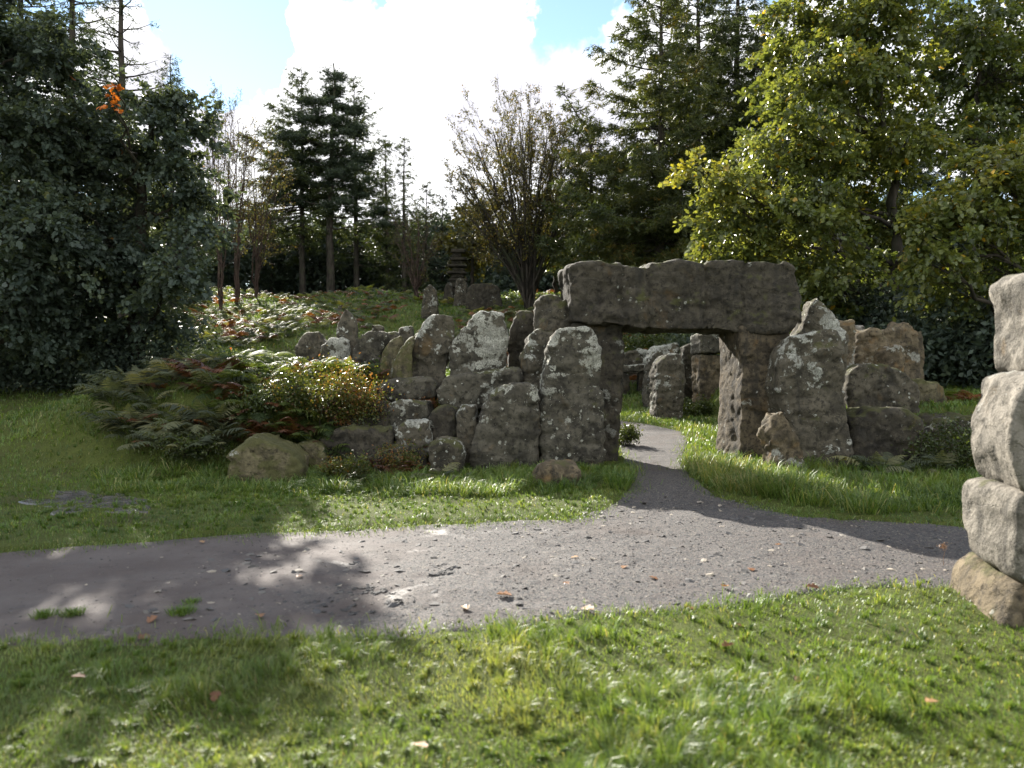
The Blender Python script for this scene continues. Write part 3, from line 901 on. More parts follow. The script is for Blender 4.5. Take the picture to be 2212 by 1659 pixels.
def blades(P, h, w, lean_az, lean, tint):
    n = len(P)
    az = rng.random(n) * 2 * np.pi
    s = np.stack([np.cos(az), np.sin(az), np.zeros(n)], 1) * w[:, None]
    l = np.stack([np.cos(lean_az), np.sin(lean_az), np.zeros(n)], 1)
    up = np.array([0, 0, 1.0])
    mid = P + up * (h * 0.6)[:, None] + l * (h * lean * 0.35)[:, None]
    tip = P + up * (h * np.maximum(1.0 - 0.45 * lean, 0.15))[:, None] + l * (h * lean)[:, None]
    V = np.stack([P - s, P + s, mid - s * 0.75, mid + s * 0.75, tip], 1).reshape(-1, 3)
    Fc = (BLADE_F[None] + (np.arange(n) * 5)[:, None, None]).reshape(-1, 3)
    return V, Fc, np.repeat(tint, 5)


def grass(name, n, sample, hfun, wmul=1.0, lean=(0.2, 0.9), tuft=0.35, tshift=0.0, mat='grass', skip=None):
    x, y = sample(n)
    jw = np.where(rng.random(n) < 0.3, 0.13, 0.035)
    keep = ~on_path(x + rng.normal(size=n) * jw, y + rng.normal(size=n) * jw)
    if skip is not None:
        keep &= ~skip(x, y)
    x, y = x[keep], y[keep]
    # gather part of the blades into tufts
    ix, iy = np.round(x / 0.15 + 1.6 * (fbm(x, y, 1.1, 2) - 0.5)).astype(int), np.round(y / 0.15 + 1.6 * (fbm(y, x, 1.3, 2) - 0.5)).astype(int)
    jit = np.random.default_rng(5).random((256, 256, 2)) - 0.5
    tx = x + (0.15 * ix - 0.24 * (fbm(x, y, 1.1, 2) - 0.5) - x) + 0.26 * jit[ix % 256, iy % 256, 0]
    ty = y + (0.15 * iy - 0.195 * (fbm(y, x, 1.3, 2) - 0.5) - y) + 0.26 * jit[ix % 256, iy % 256, 1]
    pull = (rng.random(len(x)) < tuft) * 0.82
    x = x + (tx - x) * pull
    y = y + (ty - y) * pull
    n = len(x)
    z = ground_z(x, y) + 0.05 * (fbm(x, y, 2.2, 3) - 0.5) * (1 - sstep(14, 20, y)) + 0.015
    dist = np.maximum(y, 3)
    w = (0.0016 + 0.0008 * rng.random(n)) * wmul * (0.6 + dist / 7.0)
    laz = 2 * np.pi * fbm(x, y, 0.9, 2) * 2 + rng.normal(size=n) * 1.1
    laz = np.where(pull > 0, np.arctan2(y - ty, x - tx) + rng.normal(size=n) * 0.5, laz)
    h0 = np.where(pull > 0, 0.75 + 0.7 * vnoise(tx * 7, ty * 7, 3.1), 0.8)
    h = hfun(x, y) * h0 * (0.55 + 0.9 * rng.random(n))
    le = rng.uniform(*lean, n)
    t = np.clip(0.40 + tshift + 0.45 * (fbm(x, y, 0.8, 3) - 0.5) + 0.45 * (vnoise(x, y, 4.0) - 0.5) + rng.normal(size=n) * 0.12, 0, 0.80)
    t = np.where(rng.random(n) < 0.05, 0.8 + 0.2 * rng.random(n), t)
    P = np.stack([x, y, z], 1)
    V, Fc, tt = blades(P, h, w, laz, le, t)
    return tag(mesh_np(name, V, Fc, M[mat], tint=tt), label=None, kind='stuff')


def wedge(y0, y1, side=0.8, pw=1.0, pad=0.6):
    """points whose density falls off with distance, over a wedge a little wider than the view"""
    def f(n):
        t = rng.random(n)
        y = 1.0 / (1.0 / y0 + (1.0 / y1 - 1.0 / y0) * t) if pw else y0 + (y1 - y0) * t
        x = (rng.random(n) * 2 - 1) * (side * y + pad)
        return x, y
    return f


def rect(x0, x1, y0, y1):
    return lambda n: (rng.uniform(x0, x1, n), rng.uniform(y0, y1, n))


def edge_fringe(name, E, n, spread, sign):
    k = rng.integers(0, len(E) - 1, n)
    f = rng.random(n)[:, None]
    p = E[k] * (1 - f) + E[k + 1] * f
    dens = sstep(0.35, 0.6, fbm(p[:, 0], p[:, 1], 1.3, 3)) + 0.25
    keep = rng.random(n) < dens
    p = p[keep]
    n = len(p)
    p = p + rng.normal(size=(n, 2)) * spread * (0.5 + fbm(p[:, 0], p[:, 1], 2.0, 2))[:, None]
    P = np.stack([p[:, 0], p[:, 1], ground_z(p[:, 0], p[:, 1]) - 0.012], 1)
    t = np.clip(0.45 + rng.normal(size=n) * 0.2, 0, 1)
    V, Fc, tt = blades(P, 0.028 + 0.05 * rng.random(n) ** 2, 0.0018 + 0.0014 * rng.random(n), rng.random(n) * 6.28, rng.uniform(0.3, 1.3, n), t)
    tag(mesh_np(name, V, Fc, M['grass'], tint=tt), kind='stuff')


edge_fringe('edge_grass', ne, 16000, 0.10, 1)
edge_fringe('edge_grass', fe[fe[:, 0] < 0.8], 12000, 0.13, 1)
edge_fringe('edge_grass', fe[fe[:, 0] > 2.6], 8000, 0.10, 1)
edge_fringe('edge_grass', bl, 5000, 0.10, 1)
edge_fringe('edge_grass', brr, 5000, 0.10, 1)
in_mud = lambda x, y: inside(mc + (mud_poly - mc) * 0.78, x, y)
h_lawn = lambda x, y: 0.042 + 0.075 * sstep(0.42, 0.68, fbm(x, y, 2.0, 3)) * sstep(5.6, 4.6, y + 0.0)
grass('lawn_grass', 150000, wedge(2.3, 5.6, 0.75), h_lawn, 1.0, (0.25, 1.05), 0.40, 0.12)


def h_verge(x, y):
    near_stone = sstep(8.3, 10.2, y) * sstep(-6, -3.5, x) + sstep(2.6, 3.2, x) * sstep(8.5, 9.6, y)
    return 0.045 + 0.13 * np.clip(near_stone, 0, 1) * np.where(x < 1.7, 0.55, 1.0) * (0.30 + fbm(x, y, 1.5, 2))


grass('verge_grass', 50000, rect(-5.0, 2.0, 6.9, 11.2), h_verge, 1.0, (0.2, 1.2), 0.6, 0.05)
grass('verge_grass', 34000, rect(2.0, 8.5, 6.9, 12.0), h_verge, 1.0, (0.3, 1.4), 0.62, 0.05)
grass('meadow_grass', 70000, lambda n: (rng.uniform(-16, -2.5, n), rng.uniform(6.5, 12.5, n)), lambda x, y: 0.035 + 0.04 * fbm(x, y, 1.0, 2), 1.0, (0.2, 1.0), 0.4, 0.0, skip=in_mud)
grass('meadow_grass', 40000, lambda n: (rng.uniform(-22, -5, n), rng.uniform(12.5, 26, n)), lambda x, y: 0.05 + 0.05 * fbm(x, y, 1.0, 2), 1.3, (0.2, 1.0), 0.4, 0.0)
grass('ring_grass', 40000, lambda n: (rng.uniform(0.5, 7.5, n), rng.uniform(12.2, 24, n)), lambda x, y: 0.06 + 0.08 * fbm(x, y, 1.0, 2), 1.2, (0.2, 1.0), 0.5, 0.1)
grass('bank_grass', 26000, rect(4.9, 10.5, 11.6, 17), lambda x, y: 0.07 + 0.1 * fbm(x, y, 1.0, 2), 1.2, (0.3, 1.2), 0.5, 0.0)
grass('bank_grass', 30000, rect(-8, 0.6, 11, 20), lambda x, y: 0.07 + 0.10 * fbm(x, y, 1.0, 2), 1.2, (0.3, 1.2), 0.5, 0.0)
grass('hill_grass', 45000, lambda n: (rng.uniform(-24, 14, n), rng.uniform(19, 50, n)), lambda x, y: 0.10 + 0.12 * fbm(x, y, 0.6, 2), 2.2, (0.3, 1.2), 0.5, -0.05)


def tuft_thing(label, u, v, n, r, hh, tsh=0.0):
    c = onground(u, v)
    a = rng.random(n) * 2 * np.pi
    q = np.minimum(np.abs(rng.normal(size=n)) * 0.6, 0.9) * r
    x, y = c.x + q * np.cos(a), c.y + q * np.sin(a)
    P = np.stack([x, y, ground_z(x, y) - 0.004], 1)
    h = hh * (0.5 + rng.random(n))
    V, Fc, t = blades(P, h, np.full(n, 0.0022), a + rng.normal(size=n) * 0.5, rng.uniform(0.4, 1.2, n), np.clip(0.35 + tsh + rng.normal(size=n) * 0.15, 0, 1))
    tag(mesh_np('grass_tuft', V, Fc, M['grass'], loc=c, tint=t), label, 'grass tuft', 'grass tufts growing on the path')


tuft_thing('small grass tuft on the dark left end of the path, leftmost', 95, 1332, 260, 0.075, 0.05)
tuft_thing('small grass tuft on the path just right of the leftmost tuft', 155, 1330, 260, 0.07, 0.05)
tuft_thing('grass tuft on the path above the near lawn, right of the paired tufts', 392, 1325, 330, 0.085, 0.05)
tuft_thing('tiny faint grass tuft on the path above the bigger right tuft', 415, 1302, 120, 0.06, 0.035)

# long tufts leaning over at the feet of the right gate stones
def long_grass(name, spots):
    Vs, Fs, Ts, off = [], [], [], 0
    for (u, v, n, r, hh, tsh) in spots:
        c = onground(u, v)
        a = rng.random(n) * 2 * np.pi
        q = np.sqrt(rng.random(n)) * r
        x, y = c.x + q * np.cos(a), c.y + q * np.sin(a)
        k = ~on_path(x, y)
        x, y, a2 = x[k], y[k], a[k]
        m = len(x)
        P = np.stack([x, y, ground_z(x, y)], 1)
        V, Fc, t = blades(P, hh * (0.45 + rng.random(m)), np.full(m, 0.0042), a2 + rng.normal(size=m) * 0.7, rng.uniform(0.3, 1.4, m), np.clip(0.40 + tsh + rng.normal(size=m) * 0.28, 0, 1))
        Vs.append(V)
        Fs.append(Fc + off)
        Ts.append(t)
        off += len(V)
    return tag(mesh_np(name, np.vstack(Vs), np.vstack(Fs), M['grass'], tint=np.concatenate(Ts)), kind='stuff')


sp = []
for q in range(44):
    u = rng.uniform(1485, 1880)
    v = 1010 + (u - 1485) * 0.17 + rng.uniform(0, 40)
    sp.append((u, v, 130, 0.19, rng.uniform(0.18, 0.34), 0.28 if u < 1640 else 0.05))
for q in range(16):
    sp.append((rng.uniform(1880, 2120), rng.uniform(1070, 1110), 120, 0.2, rng.uniform(0.10, 0.2), -0.1))
for q in range(46):
    u = rng.uniform(640, 1370)
    sp.append((u, rng.uniform(1035, 1075), 150, 0.17, rng.uniform(0.10, 0.24), 0.0 if u < 1150 else -0.15))
for q in range(22):
    sp.append((rng.uniform(200, 640), rng.uniform(1020, 1065), 130, 0.2, rng.uniform(0.10, 0.2), 0.0))
long_grass('verge_grass', sp)

# ------------------------------------------------------------------ gravel, clods, fallen leaves
ph = (1 + 5 ** 0.5) / 2
ICO_V = unit(np.array([(-1, ph, 0), (1, ph, 0), (-1, -ph, 0), (1, -ph, 0), (0, -1, ph), (0, 1, ph), (0, -1, -ph), (0, 1, -ph), (ph, 0, -1), (ph, 0, 1), (-ph, 0, -1), (-ph, 0, 1)], float))
ICO_F = np.array([(0, 11, 5), (0, 5, 1), (0, 1, 7), (0, 7, 10), (0, 10, 11), (1, 5, 9), (5, 11, 4), (11, 10, 2), (10, 7, 6), (7, 1, 8), (3, 9, 4), (3, 4, 2), (3, 2, 6), (3, 6, 8), (3, 8, 9), (4, 9, 5), (2, 4, 11), (6, 2, 10), (8, 6, 7), (9, 8, 1)])


def pebble_mat():
    m, N = new_mat('chippings')
    a = N.n('ShaderNodeAttribute', attribute_name='tint').outputs['Fac']
    col = N.ramp(a, [(0, (0.026, 0.023, 0.020)), (0.35, (0.062, 0.060, 0.060)), (0.7, (0.115, 0.106, 0.096)), (1, (0.26, 0.225, 0.18))])
    surf(N, principled(N, col, 0.8, 0.3))
    return m


M['pebble'] = pebble_mat()


def pebbles(name, x, y, size, tint, flat=0.5):
    n = len(x)
    keep = on_path(x, y)
    x, y, size, tint = x[keep], y[keep], size[keep], tint[keep]
    n = len(x)
    a = rng.random(n) * 2 * np.pi
    A = np.stack([np.cos(a), np.sin(a), rng.normal(size=n) * 0.15], 1) * (size * (0.8 + 0.8 * rng.random(n)))[:, None]
    B = np.stack([-np.sin(a), np.cos(a), rng.normal(size=n) * 0.15], 1) * (size * (0.7 + 0.4 * rng.random(n)))[:, None]
    C = np.stack([np.zeros(n), np.zeros(n), np.ones(n)], 1) * (size * flat * (0.6 + 0.7 * rng.random(n)))[:, None]
    z = ground_z(x, y) + path_bump(x, y) + size * 0.05
    V, Fc = inst(ICO_V, ICO_F, np.stack([x, y, z], 1), A, B, C)
    V = V + rng.normal(size=V.shape) * np.repeat(size, 12)[:, None] * 0.13
    return tag(mesh_np(name, V, Fc, M['pebble'], tint=np.repeat(tint, 12), smooth=False), kind='stuff')


n = 42000
x = rng.uniform(-4, 6, n)
y = 1 / rng.uniform(1 / 14.0, 1 / 4.3, n)
k = rng.random(n) < (0.18 + 0.82 * sstep(-2.0, 1.0, x + 1.5 * (fbm(x, y, 0.8, 2) - 0.5)))
x, y = x[k], y[k]
pebbles('gravel', x, y, 0.003 + 0.009 * rng.random(len(x)) ** 4, np.clip(rng.normal(0.5, 0.24, len(x)), 0, 1))
n = 2600
x = rng.uniform(-2.5, 5, n)
y = rng.uniform(4.5, 9, n)
pebbles('gravel', x, y, 0.007 + 0.034 * rng.random(n) ** 7, np.clip(rng.normal(0.55, 0.28, n), 0, 1), 0.25)
# dark clods of trodden mud
cl = [(950, 1222, .1), (965, 1230, .06), (955, 1240, .07), (780, 1272, .12), (820, 1275, .1), (800, 1268, .06), (745, 1318, .08), (1110, 1292, .05), (860, 1300, .08), (700, 1300, .1)]
cx, cy, cs = [], [], []
for (u, v, r) in cl:
    p = onground(u, v)
    for q in range(14):
        cx.append(p.x + rng.normal() * r)
        cy.append(p.y + rng.normal() * r * 0.5)
        cs.append(0.008 + 0.016 * rng.random())
pebbles('trodden_mud', np.array(cx), np.array(cy), np.array(cs), 0.05 + rng.random(len(cx)) * 0.25, 0.4)

LOBED = np.array([(0, 0, 0), (0.18, 0.28, 0.05), (0.30, 0.18, 0.02), (0.45, 0.40, 0.09), (0.58, 0.2, 0.03), (0.78, 0.26, 0.06), (1.0, 0, -0.02),
                  (0.78, -0.26, 0.06), (0.58, -0.2, 0.03), (0.45, -0.40, 0.09), (0.30, -0.18, 0.02), (0.18, -0.28, 0.05)], float)
LOBED_F = np.array([[0, i, i + 1] for i in range(1, 11)])


def fallen(label, group, spots, size):
    for (u, v, s) in spots:
        p = onground(u, v)
        a = rng.random() * 6.28
        A = np.array([[math.cos(a), math.sin(a), rng.normal() * 0.15]]) * size * s
        B = np.array([[-math.sin(a), math.cos(a), rng.normal() * 0.15]]) * size * s
        C = np.array([[0, 0, 1.0]]) * size * s * (1 + rng.random())
        V, Fc = inst(LOBED, LOBED_F, np.array([[p.x, p.y, p.z + 0.012 + (0.05 if not on_path(np.array([p.x]), np.array([p.y]))[0] else 0)]]), A, B, C)
        tag(mesh_np('fallen_leaf', V, Fc, M['fallen'], loc=p, tint=np.full(12, rng.random())), label, 'leaf', group)


fallen('fallen brown leaf lying on the gravel path', 'fallen leaves on the path',
       [(1106, 1290, 1.3), (1255, 1318, 1.2), (1480, 1312, 1.2), (1620, 1230, 1.0), (1350, 1225, 0.9), (1250, 1205, 0.8), (1770, 1290, 1.0), (1420, 1255, 0.9), (320, 1350, 1.0),
        (560, 1330, 1.0), (300, 1385, 1.1), (440, 1175, 0.8), (1010, 1320, 1.0), (1220, 1260, 0.8), (1560, 1270, 0.9), (1840, 1240, 0.8), (1690, 1180, 0.8), (640, 1250, 0.8)], 0.085)
fallen('fallen autumn leaf caught in the near lawn', 'fallen leaves in the near lawn',
       [(895, 1638, 1.0), (1345, 1560, 0.9), (1560, 1420, 1.0), (1600, 1375, 0.9), (470, 1520, 0.9), (150, 1490, 1.0), (1720, 1500, 0.8), (1100, 1450, 0.8), (2000, 1545, 1.0)], 0.08)

# ------------------------------------------------------------------ ferns and bushes
def frond(L, curl, seed, pairs=13, width=0.40, leaf=1.0):
    """one bracken frond growing from the origin along +X and up; returns vertices, triangles"""
    g = np.random.default_rng(seed)
    t = np.linspace(0, 1, 24)
    stem = 0.32
    ang = 1.15 - curl * t ** 1.3 * 1.9
    dx, dz = np.cos(ang), np.sin(ang)
    X = np.r_[0, np.cumsum(dx[:-1])] / 23 * L
    Z = np.r_[0, np.cumsum(dz[:-1])] / 23 * L
    Vs, Fs, off = [], [], 0
    w = 0.004 * (1 - 0.7 * t)
    sv = np.concatenate([np.stack([X, w, Z], 1), np.stack([X, -w, Z], 1)])
    for q in range(23):
        Fs += [[q, q + 1, 24 + q + 1], [q, 24 + q + 1, 24 + q]]
    Vs.append(sv)
    off = 48
    for k in range(pairs):
        s = stem + (1 - stem) * (k + 0.5) / pairs
        px_, pz_ = np.interp(s, t, X), np.interp(s, t, Z)
        ag = np.interp(s, t, ang)
        f = np.array([math.cos(ag), 0, math.sin(ag)])
        upn = np.array([-math.sin(ag), 0, math.cos(ag)])
        r = (k + 0.5) / pairs
        pl = L * width * (1 - r) ** 0.85 * (0.55 + 0.45 * min(1, r * 6)) * (0.85 + 0.3 * g.random())
        for sd in (-1, 1):
            d = unit(np.array([0, sd, 0.0]) + 0.42 * f - 0.16 * upn + g.normal(size=3) * 0.10)
            sidev = unit(np.cross(upn, d))
            q = np.array([0.0, 0.25, 0.5, 0.75, 1.0])
            C0 = np.array([px_, 0, pz_]) + d * (q * pl)[:, None] - upn * (0.30 * pl * q ** 2)[:, None]
            hw = (1 - stem) * L / pairs * 0.36 * leaf * np.array([0.9, 1.0, 0.85, 0.55, 0.05])
            a_ = C0 + sidev * hw[:, None] - upn * (hw * 0.35)[:, None]
            b_ = C0 - sidev * hw[:, None] - upn * (hw * 0.35)[:, None]
            Vs.append(np.concatenate([a_, C0, b_]))
            for k_ in range(4):
                for (p0, p1) in ((0, 5), (5, 10)):
                    Fs += [[off + p0 + k_, off + p0 + k_ + 1, off + p1 + k_ + 1], [off + p0 + k_, off + p1 + k_ + 1, off + p1 + k_]]
            off += 15
    return np.vstack(Vs), np.array(Fs)


FRONDS = [frond(0.46 + 0.10 * (q % 3), 0.55 + 0.16 * (q % 4), 50 + q) for q in range(8)]


def fern_proto(mat, seed, nf):
    g = np.random.default_rng(seed)
    root = empty('bracken_plant', (0, 0, -50 - seed))
    for q in range(nf):
        V, Fc = FRONDS[int(g.integers(8))]
        a = q / nf * 6.283 + g.normal() * 0.35
        s = 0.75 + 0.5 * g.random()
        tl = g.normal() * 0.2 - 0.1
        ca, sa, ct, st = math.cos(a), math.sin(a), math.cos(tl), math.sin(tl)
        Wx, Wz = V[:, 0] * ct - V[:, 2] * st, V[:, 0] * st + V[:, 2] * ct
        W = np.stack([Wx * ca - V[:, 1] * sa, Wx * sa + V[:, 1] * ca, Wz], 1) * s
        o = mesh_np('frond', W, Fc, M[mat], tint=np.clip(g.normal(0.5, 0.25) + 0.5 * (Wz - 0.4) + np.repeat(g.normal(size=len(W) // 3 + 1) * 0.06, 3)[:len(W)], 0, 1))
        o.parent = root
    return root


PROTO = {m: [fern_proto(m, 100 + 10 * j + q, 6 + q % 3) for q in range(3)] for j, m in enumerate(('fern', 'fern_dead', 'fern_dark'))}
used = set()


def fern(u, v, Y, mat, label, group, s=1.0, lift=0.0):
    x = (u - CX) / FPX * Y
    pr = PROTO[mat][int(rng.integers(3))]
    c = pr if pr.name not in used else copy_tree(pr)
    used.add(pr.name)
    c.location = (x, Y, gz(x, Y) - 0.02 + lift)
    c.rotation_euler = (0, 0, rng.random() * 6.28)
    k = s * (0.85 + 0.4 * rng.random())
    c.scale = (k, k, k * (0.85 + 0.3 * rng.random()))
    tag(c, label, 'fern', group)


FG = 'green bracken on the left bank'
for q in range(84):
    u = rng.uniform(450, 800)
    Y = rng.uniform(10.9, 14.0)
    fern(u, 0, Y, 'fern', 'sunlit green bracken on the crest of the bank left of the standing stones', FG, 0.85 if Y < 12.4 else 1.2)
FD = 'dark bracken at the left end of the bank'
for q in range(66):
    u = rng.uniform(240, 540)
    Y = rng.uniform(10.4, 13.2) + max(0, 330 - u) * 0.004
    fern(u, 0, Y, 'fern_dark', 'dark silvery bracken sprawling at the left end of the bank', FD, 0.9)
for q in range(24):
    u, Y = rng.uniform(420, 860), rng.uniform(10.9, 13.4)
    fern(u, 0, Y, 'fern_dead', 'single rusty bracken plant among the green bracken on the crest of the bank', 'rusty bracken among the green', 1.1)
FR = 'rusty bracken on the left bank'
for (u, Y) in [(300, 11.2), (340, 11.8), (380, 11.0), (430, 11.6), (460, 11.0), (410, 12.3), (500, 11.4), (530, 12.0), (560, 10.9), (600, 11.1), (540, 10.8), (640, 11.1), (665, 11.0), (820, 11.0), (850, 10.8), (870, 11.0), (880, 10.7), (905, 11.3), (920, 11.5), (860, 10.4), (930, 11.8), (840, 11.5), (390, 10.6), (350, 10.8)]:
    fern(u, 0, Y, 'fern_dead', 'rusty brown bracken below the green bracken on the left bank', FR, 0.75)
FS = 'green bracken beside the steps'
for (u, Y) in [(905, 11.2), (890, 11.3), (915, 11.0), (900, 10.8)]:
    fern(u, 0, Y, 'fern', 'bright green bracken sprouting between the wall stones left of the broad slab', FS, 0.7)
for (u, Y) in [(740, 9.9), (760, 9.8), (715, 9.9), (775, 10.0), (750, 10.1)]:
    fern(u, 0, Y, 'fern', 'green fern in the grass right of the yellow boulder', 'ferns beside the yellow boulder', 0.62)
for (u, Y) in [(960, 9.9), (985, 10.0), (945, 10.1)]:
    fern(u, 0, Y, 'fern_dark', 'dark fern in the shade below the broad slab', 'ferns below the broad slab', 0.5)
for (u, Y) in [(1905, 10.6), (1950, 10.7), (1990, 10.6), (1880, 10.5), (2030, 10.7), (1930, 10.4)]:
    fern(u, 0, Y, 'fern_dark', 'shaded bracken before the dark block right of the gate', 'bracken before the dark blocks', 0.75)
for (u, Y) in [(2070, 13.2), (2095, 13.5), (2115, 13.0)]:
    fern(u, 0, Y, 'fern_dead', 'dead brown bracken behind the near stone stack', 'dead bracken on the right bank', 0.9)
for (u, Y) in [(2010, 13.2), (2040, 13.6)]:
    fern(u, 0, Y, 'fern', 'green bracken beside the cluster of stones right of the gate', 'green bracken on the right bank', 0.8)
for (u, Y) in [(1400, 25), (1380, 25.5), (1430, 25.5), (1460, 26), (1350, 25.5), (1490, 26)]:
    fern(u, 0, Y, 'fern', 'sunlit bracken on the far bank seen through the gate', 'bracken seen through the gate', 1.3)
for k_, ps in PROTO.items():
    for pr in ps:
        if pr.name not in used:
            for ch in list(pr.children):
                bpy.data.objects.remove(ch)
            bpy.data.objects.remove(pr)

OVAL = np.array([(0, 0, 0), (0.45, 0.27, 0.06), (1, 0, 0), (0.45, -0.27, 0.06)], float)
OVAL_F = np.array([[0, 1, 2], [0, 2, 3]])


def leaf_cloud(P, size, g, outward=None, hang=0.3, tint=None, shape=(OVAL, OVAL_F), up=0.6):
    """leaves at the points P; each gets its own direction, size and tint"""
    n = len(P)
    t = rdir(n, g)
    if outward is not None:
        t = t + 0.8 * outward
    t[:, 2] -= hang
    t = unit(t)
    nn = rdir(n, g)
    nn[:, 2] += up
    nn = unit(nn - t * np.sum(nn * t, 1, keepdims=True))
    s = (size * (0.65 + 0.7 * g.random(n)))[:, None]
    V, Fc = inst(shape[0], shape[1], P, t * s, np.cross(nn, t) * s, nn * s)
    if tint is None:
        tint = np.clip(g.normal(0.45, 0.2, n), 0, 1)
    return V, Fc, np.repeat(tint, len(shape[0]))


def tubes(lst, sides=6):
    """tapered round limbs; lst holds (points, radii)"""
    Vs, Fs, off = [], [], 0
    ca = np.cos(np.arange(sides) / sides * 2 * np.pi)
    sa = np.sin(np.arange(sides) / sides * 2 * np.pi)
    for P, R in lst:
        P = np.asarray(P, float)
        R = np.asarray(R, float)
        T = unit(np.gradient(P, axis=0))
        ref = np.where(np.abs(T[:, 2:3]) > 0.9, np.array([[1.0, 0, 0]]), np.array([[0, 0, 1.0]]))
        A = unit(np.cross(T, ref))
        B = np.cross(T, A)
        V = P[:, None] + (A[:, None] * ca[None, :, None] + B[:, None] * sa[None, :, None]) * R[:, None, None]
        m = len(P)
        i = np.arange(m * sides).reshape(m, sides) + off
        j = np.roll(i, -1, 1)
        Fs.append(np.stack([i[:-1], j[:-1], j[1:], i[1:]], -1).reshape(-1, 4))
        Vs.append(V.reshape(-1, 3))
        off += m * sides
    return np.vstack(Vs), np.vstack(Fs)


def join_parts(parts):
    Vs, Fs, off = [], [], 0
    for V, Fc in parts:
        Vs.append(V)
        Fs.append(Fc + off)
        off += len(V)
    return np.vstack(Vs), np.vstack(Fs)


def limb(a, b, r0, r1, g, sag=0.0, n=7, wig=0.06):
    a, b = np.asarray(a, float), np.asarray(b, float)
    t = np.linspace(0, 1, n)
    L = np.linalg.norm(b - a)
    P = a + (b - a) * t[:, None]
    P[:, 2] += -sag * L * np.sin(t * np.pi)
    w = g.normal(size=(n, 3)) * wig * L * np.sin(t * np.pi)[:, None]
    return P + w * 0.6, r0 + (r1 - r0) * t


def bush(name, label, u, Y, w, h, mat, n, leaf, seed, group=None, lift=0.0, red=0.0, cat='bush'):
    g = np.random.default_rng(seed)
    x = (u - CX) / FPX * Y
    base = Vector((x, Y, gz(x, Y) - 0.03 + lift))
    root = empty(name, base)
    tag(root, label, cat, group)
    stems, P, O = [], [], []
    ns = 26
    for q in range(ns):
        a = g.random() * 6.283
        rr_ = w * (0.15 + 0.85 * math.sqrt(g.random()))
        top = np.array([x + rr_ * math.cos(a), Y + rr_ * 0.8 * math.sin(a), base.z + h * (0.55 + 0.5 * g.random()) * (1 - 0.45 * (rr_ / w) ** 2)])
        b0 = np.array([x + 0.25 * rr_ * math.cos(a), Y + 0.25 * rr_ * math.sin(a), base.z])
        pts, r = limb(b0, top, 0.006, 0.002, g, -0.12)
        stems.append((pts, r))
        k = n // ns
        t = 0.25 + 0.75 * g.random(k) ** 0.7
        pp = np.stack([np.interp(t, np.linspace(0, 1, len(pts)), pts[:, i]) for i in range(3)], 1)
        pp = pp + g.normal(size=(k, 3)) * 0.07 * w / 0.5
        P.append(pp)
    P = np.vstack(P)
    V, Fc = tubes(stems, 4)
    mesh_np('stem', V, Fc, M['bark_red'], parent=root, loc=base)
    tint = np.clip(g.normal(0.38 + red, 0.16, len(P)) + 0.5 * (fbm(P[:, 0] * 3, P[:, 2] * 3, 1.0, 2) - 0.5), 0, 1)
    V, Fc, tt = leaf_cloud(P, np.full(len(P), leaf), g, tint=tint, hang=0.1)
    mesh_np('foliage', V, Fc, M[mat], parent=root, loc=base, tint=tt)
    return root


bush('bilberry_bush', 'green bush reddening on its right side on the left bank', 690, 11.5, 0.95, 1.05, 'bush_red', 12000, 0.042, 1, red=0.0)
bush('bilberry_bush', 'reddish brown bush beside the sunlit long block', 765, 11.75, 0.55, 0.70, 'bush_red', 5000, 0.040, 2, red=0.24)
bush('bilberry_bush', 'low dark bush under the green bracken on the bank', 590, 11.3, 0.7, 0.55, 'bush', 4500, 0.040, 3)
bush('bilberry_bush', 'small green bush in the grass right of the yellow boulder', 752, 9.85, 0.32, 0.55, 'bush_red', 2400, 0.036, 4, red=-0.05)
bush('bilberry_bush', 'small rusty bush before the wall stones left of the broad slab', 868, 10.7, 0.42, 0.55, 'bush_red', 3000, 0.036, 5, red=0.2)
bush('bilberry_bush', 'little red bush on top of the long lichen block', 905, 12.2, 0.3, 0.4, 'bush_red', 1600, 0.036, 6, red=0.3)
bush('bilberry_bush', 'dark scrubby bush at the left foot of the bank', 420, 10.6, 0.6, 0.35, 'bush', 3000, 0.036, 7)
bush('bilberry_bush', 'dark bush spilling over the blocks behind the near stone stack', 2070, 11.0, 0.75, 0.75, 'bush', 5000, 0.045, 8)
bush('bilberry_bush', 'green bush on the inner side of the left pillar', 1345, 13.8, 0.35, 0.5, 'bush', 1800, 0.045, 9)
bush('bilberry_bush', 'leafy bush beside the tan pillar seen through the gate', 1500, 19.2, 0.5, 0.6, 'bush', 2400, 0.06, 10)
bush('holly_bush', 'bright leafy bush above the altar table seen through the gate', 1430, 26.5, 1.6, 1.5, 'bush', 5000, 0.10, 11)

# thin dead weed stalk on the path
p = onground(2037, 1222)
wd = empty('dead_weed', p)
tag(wd, 'thin dead weed stalk with a seed head standing on the path edge', 'weed')
g = np.random.default_rng(4)
V, Fc = tubes([limb((p.x, p.y, p.z - 0.01), (p.x + 0.01, p.y, p.z + 0.15), 0.0016, 0.001, g)] +
              [limb((p.x + 0.01, p.y, p.z + 0.13), (p.x + 0.01 + g.normal() * 0.02, p.y + g.normal() * 0.02, p.z + 0.17), 0.001, 0.0006, g) for _ in range(8)], 4)
mesh_np('stalk', V, Fc, M['fallen'], parent=wd, loc=p, tint=np.full(len(V), 0.7))
P = np.array([[p.x, p.y, p.z + 0.155]]) + g.normal(size=(60, 3)) * 0.014
V, Fc, tt = leaf_cloud(P, np.full(60, 0.010), g, tint=np.full(60, 0.6))
mesh_np('seed_head', V, Fc, M['fallen'], parent=wd, loc=p, tint=tt)

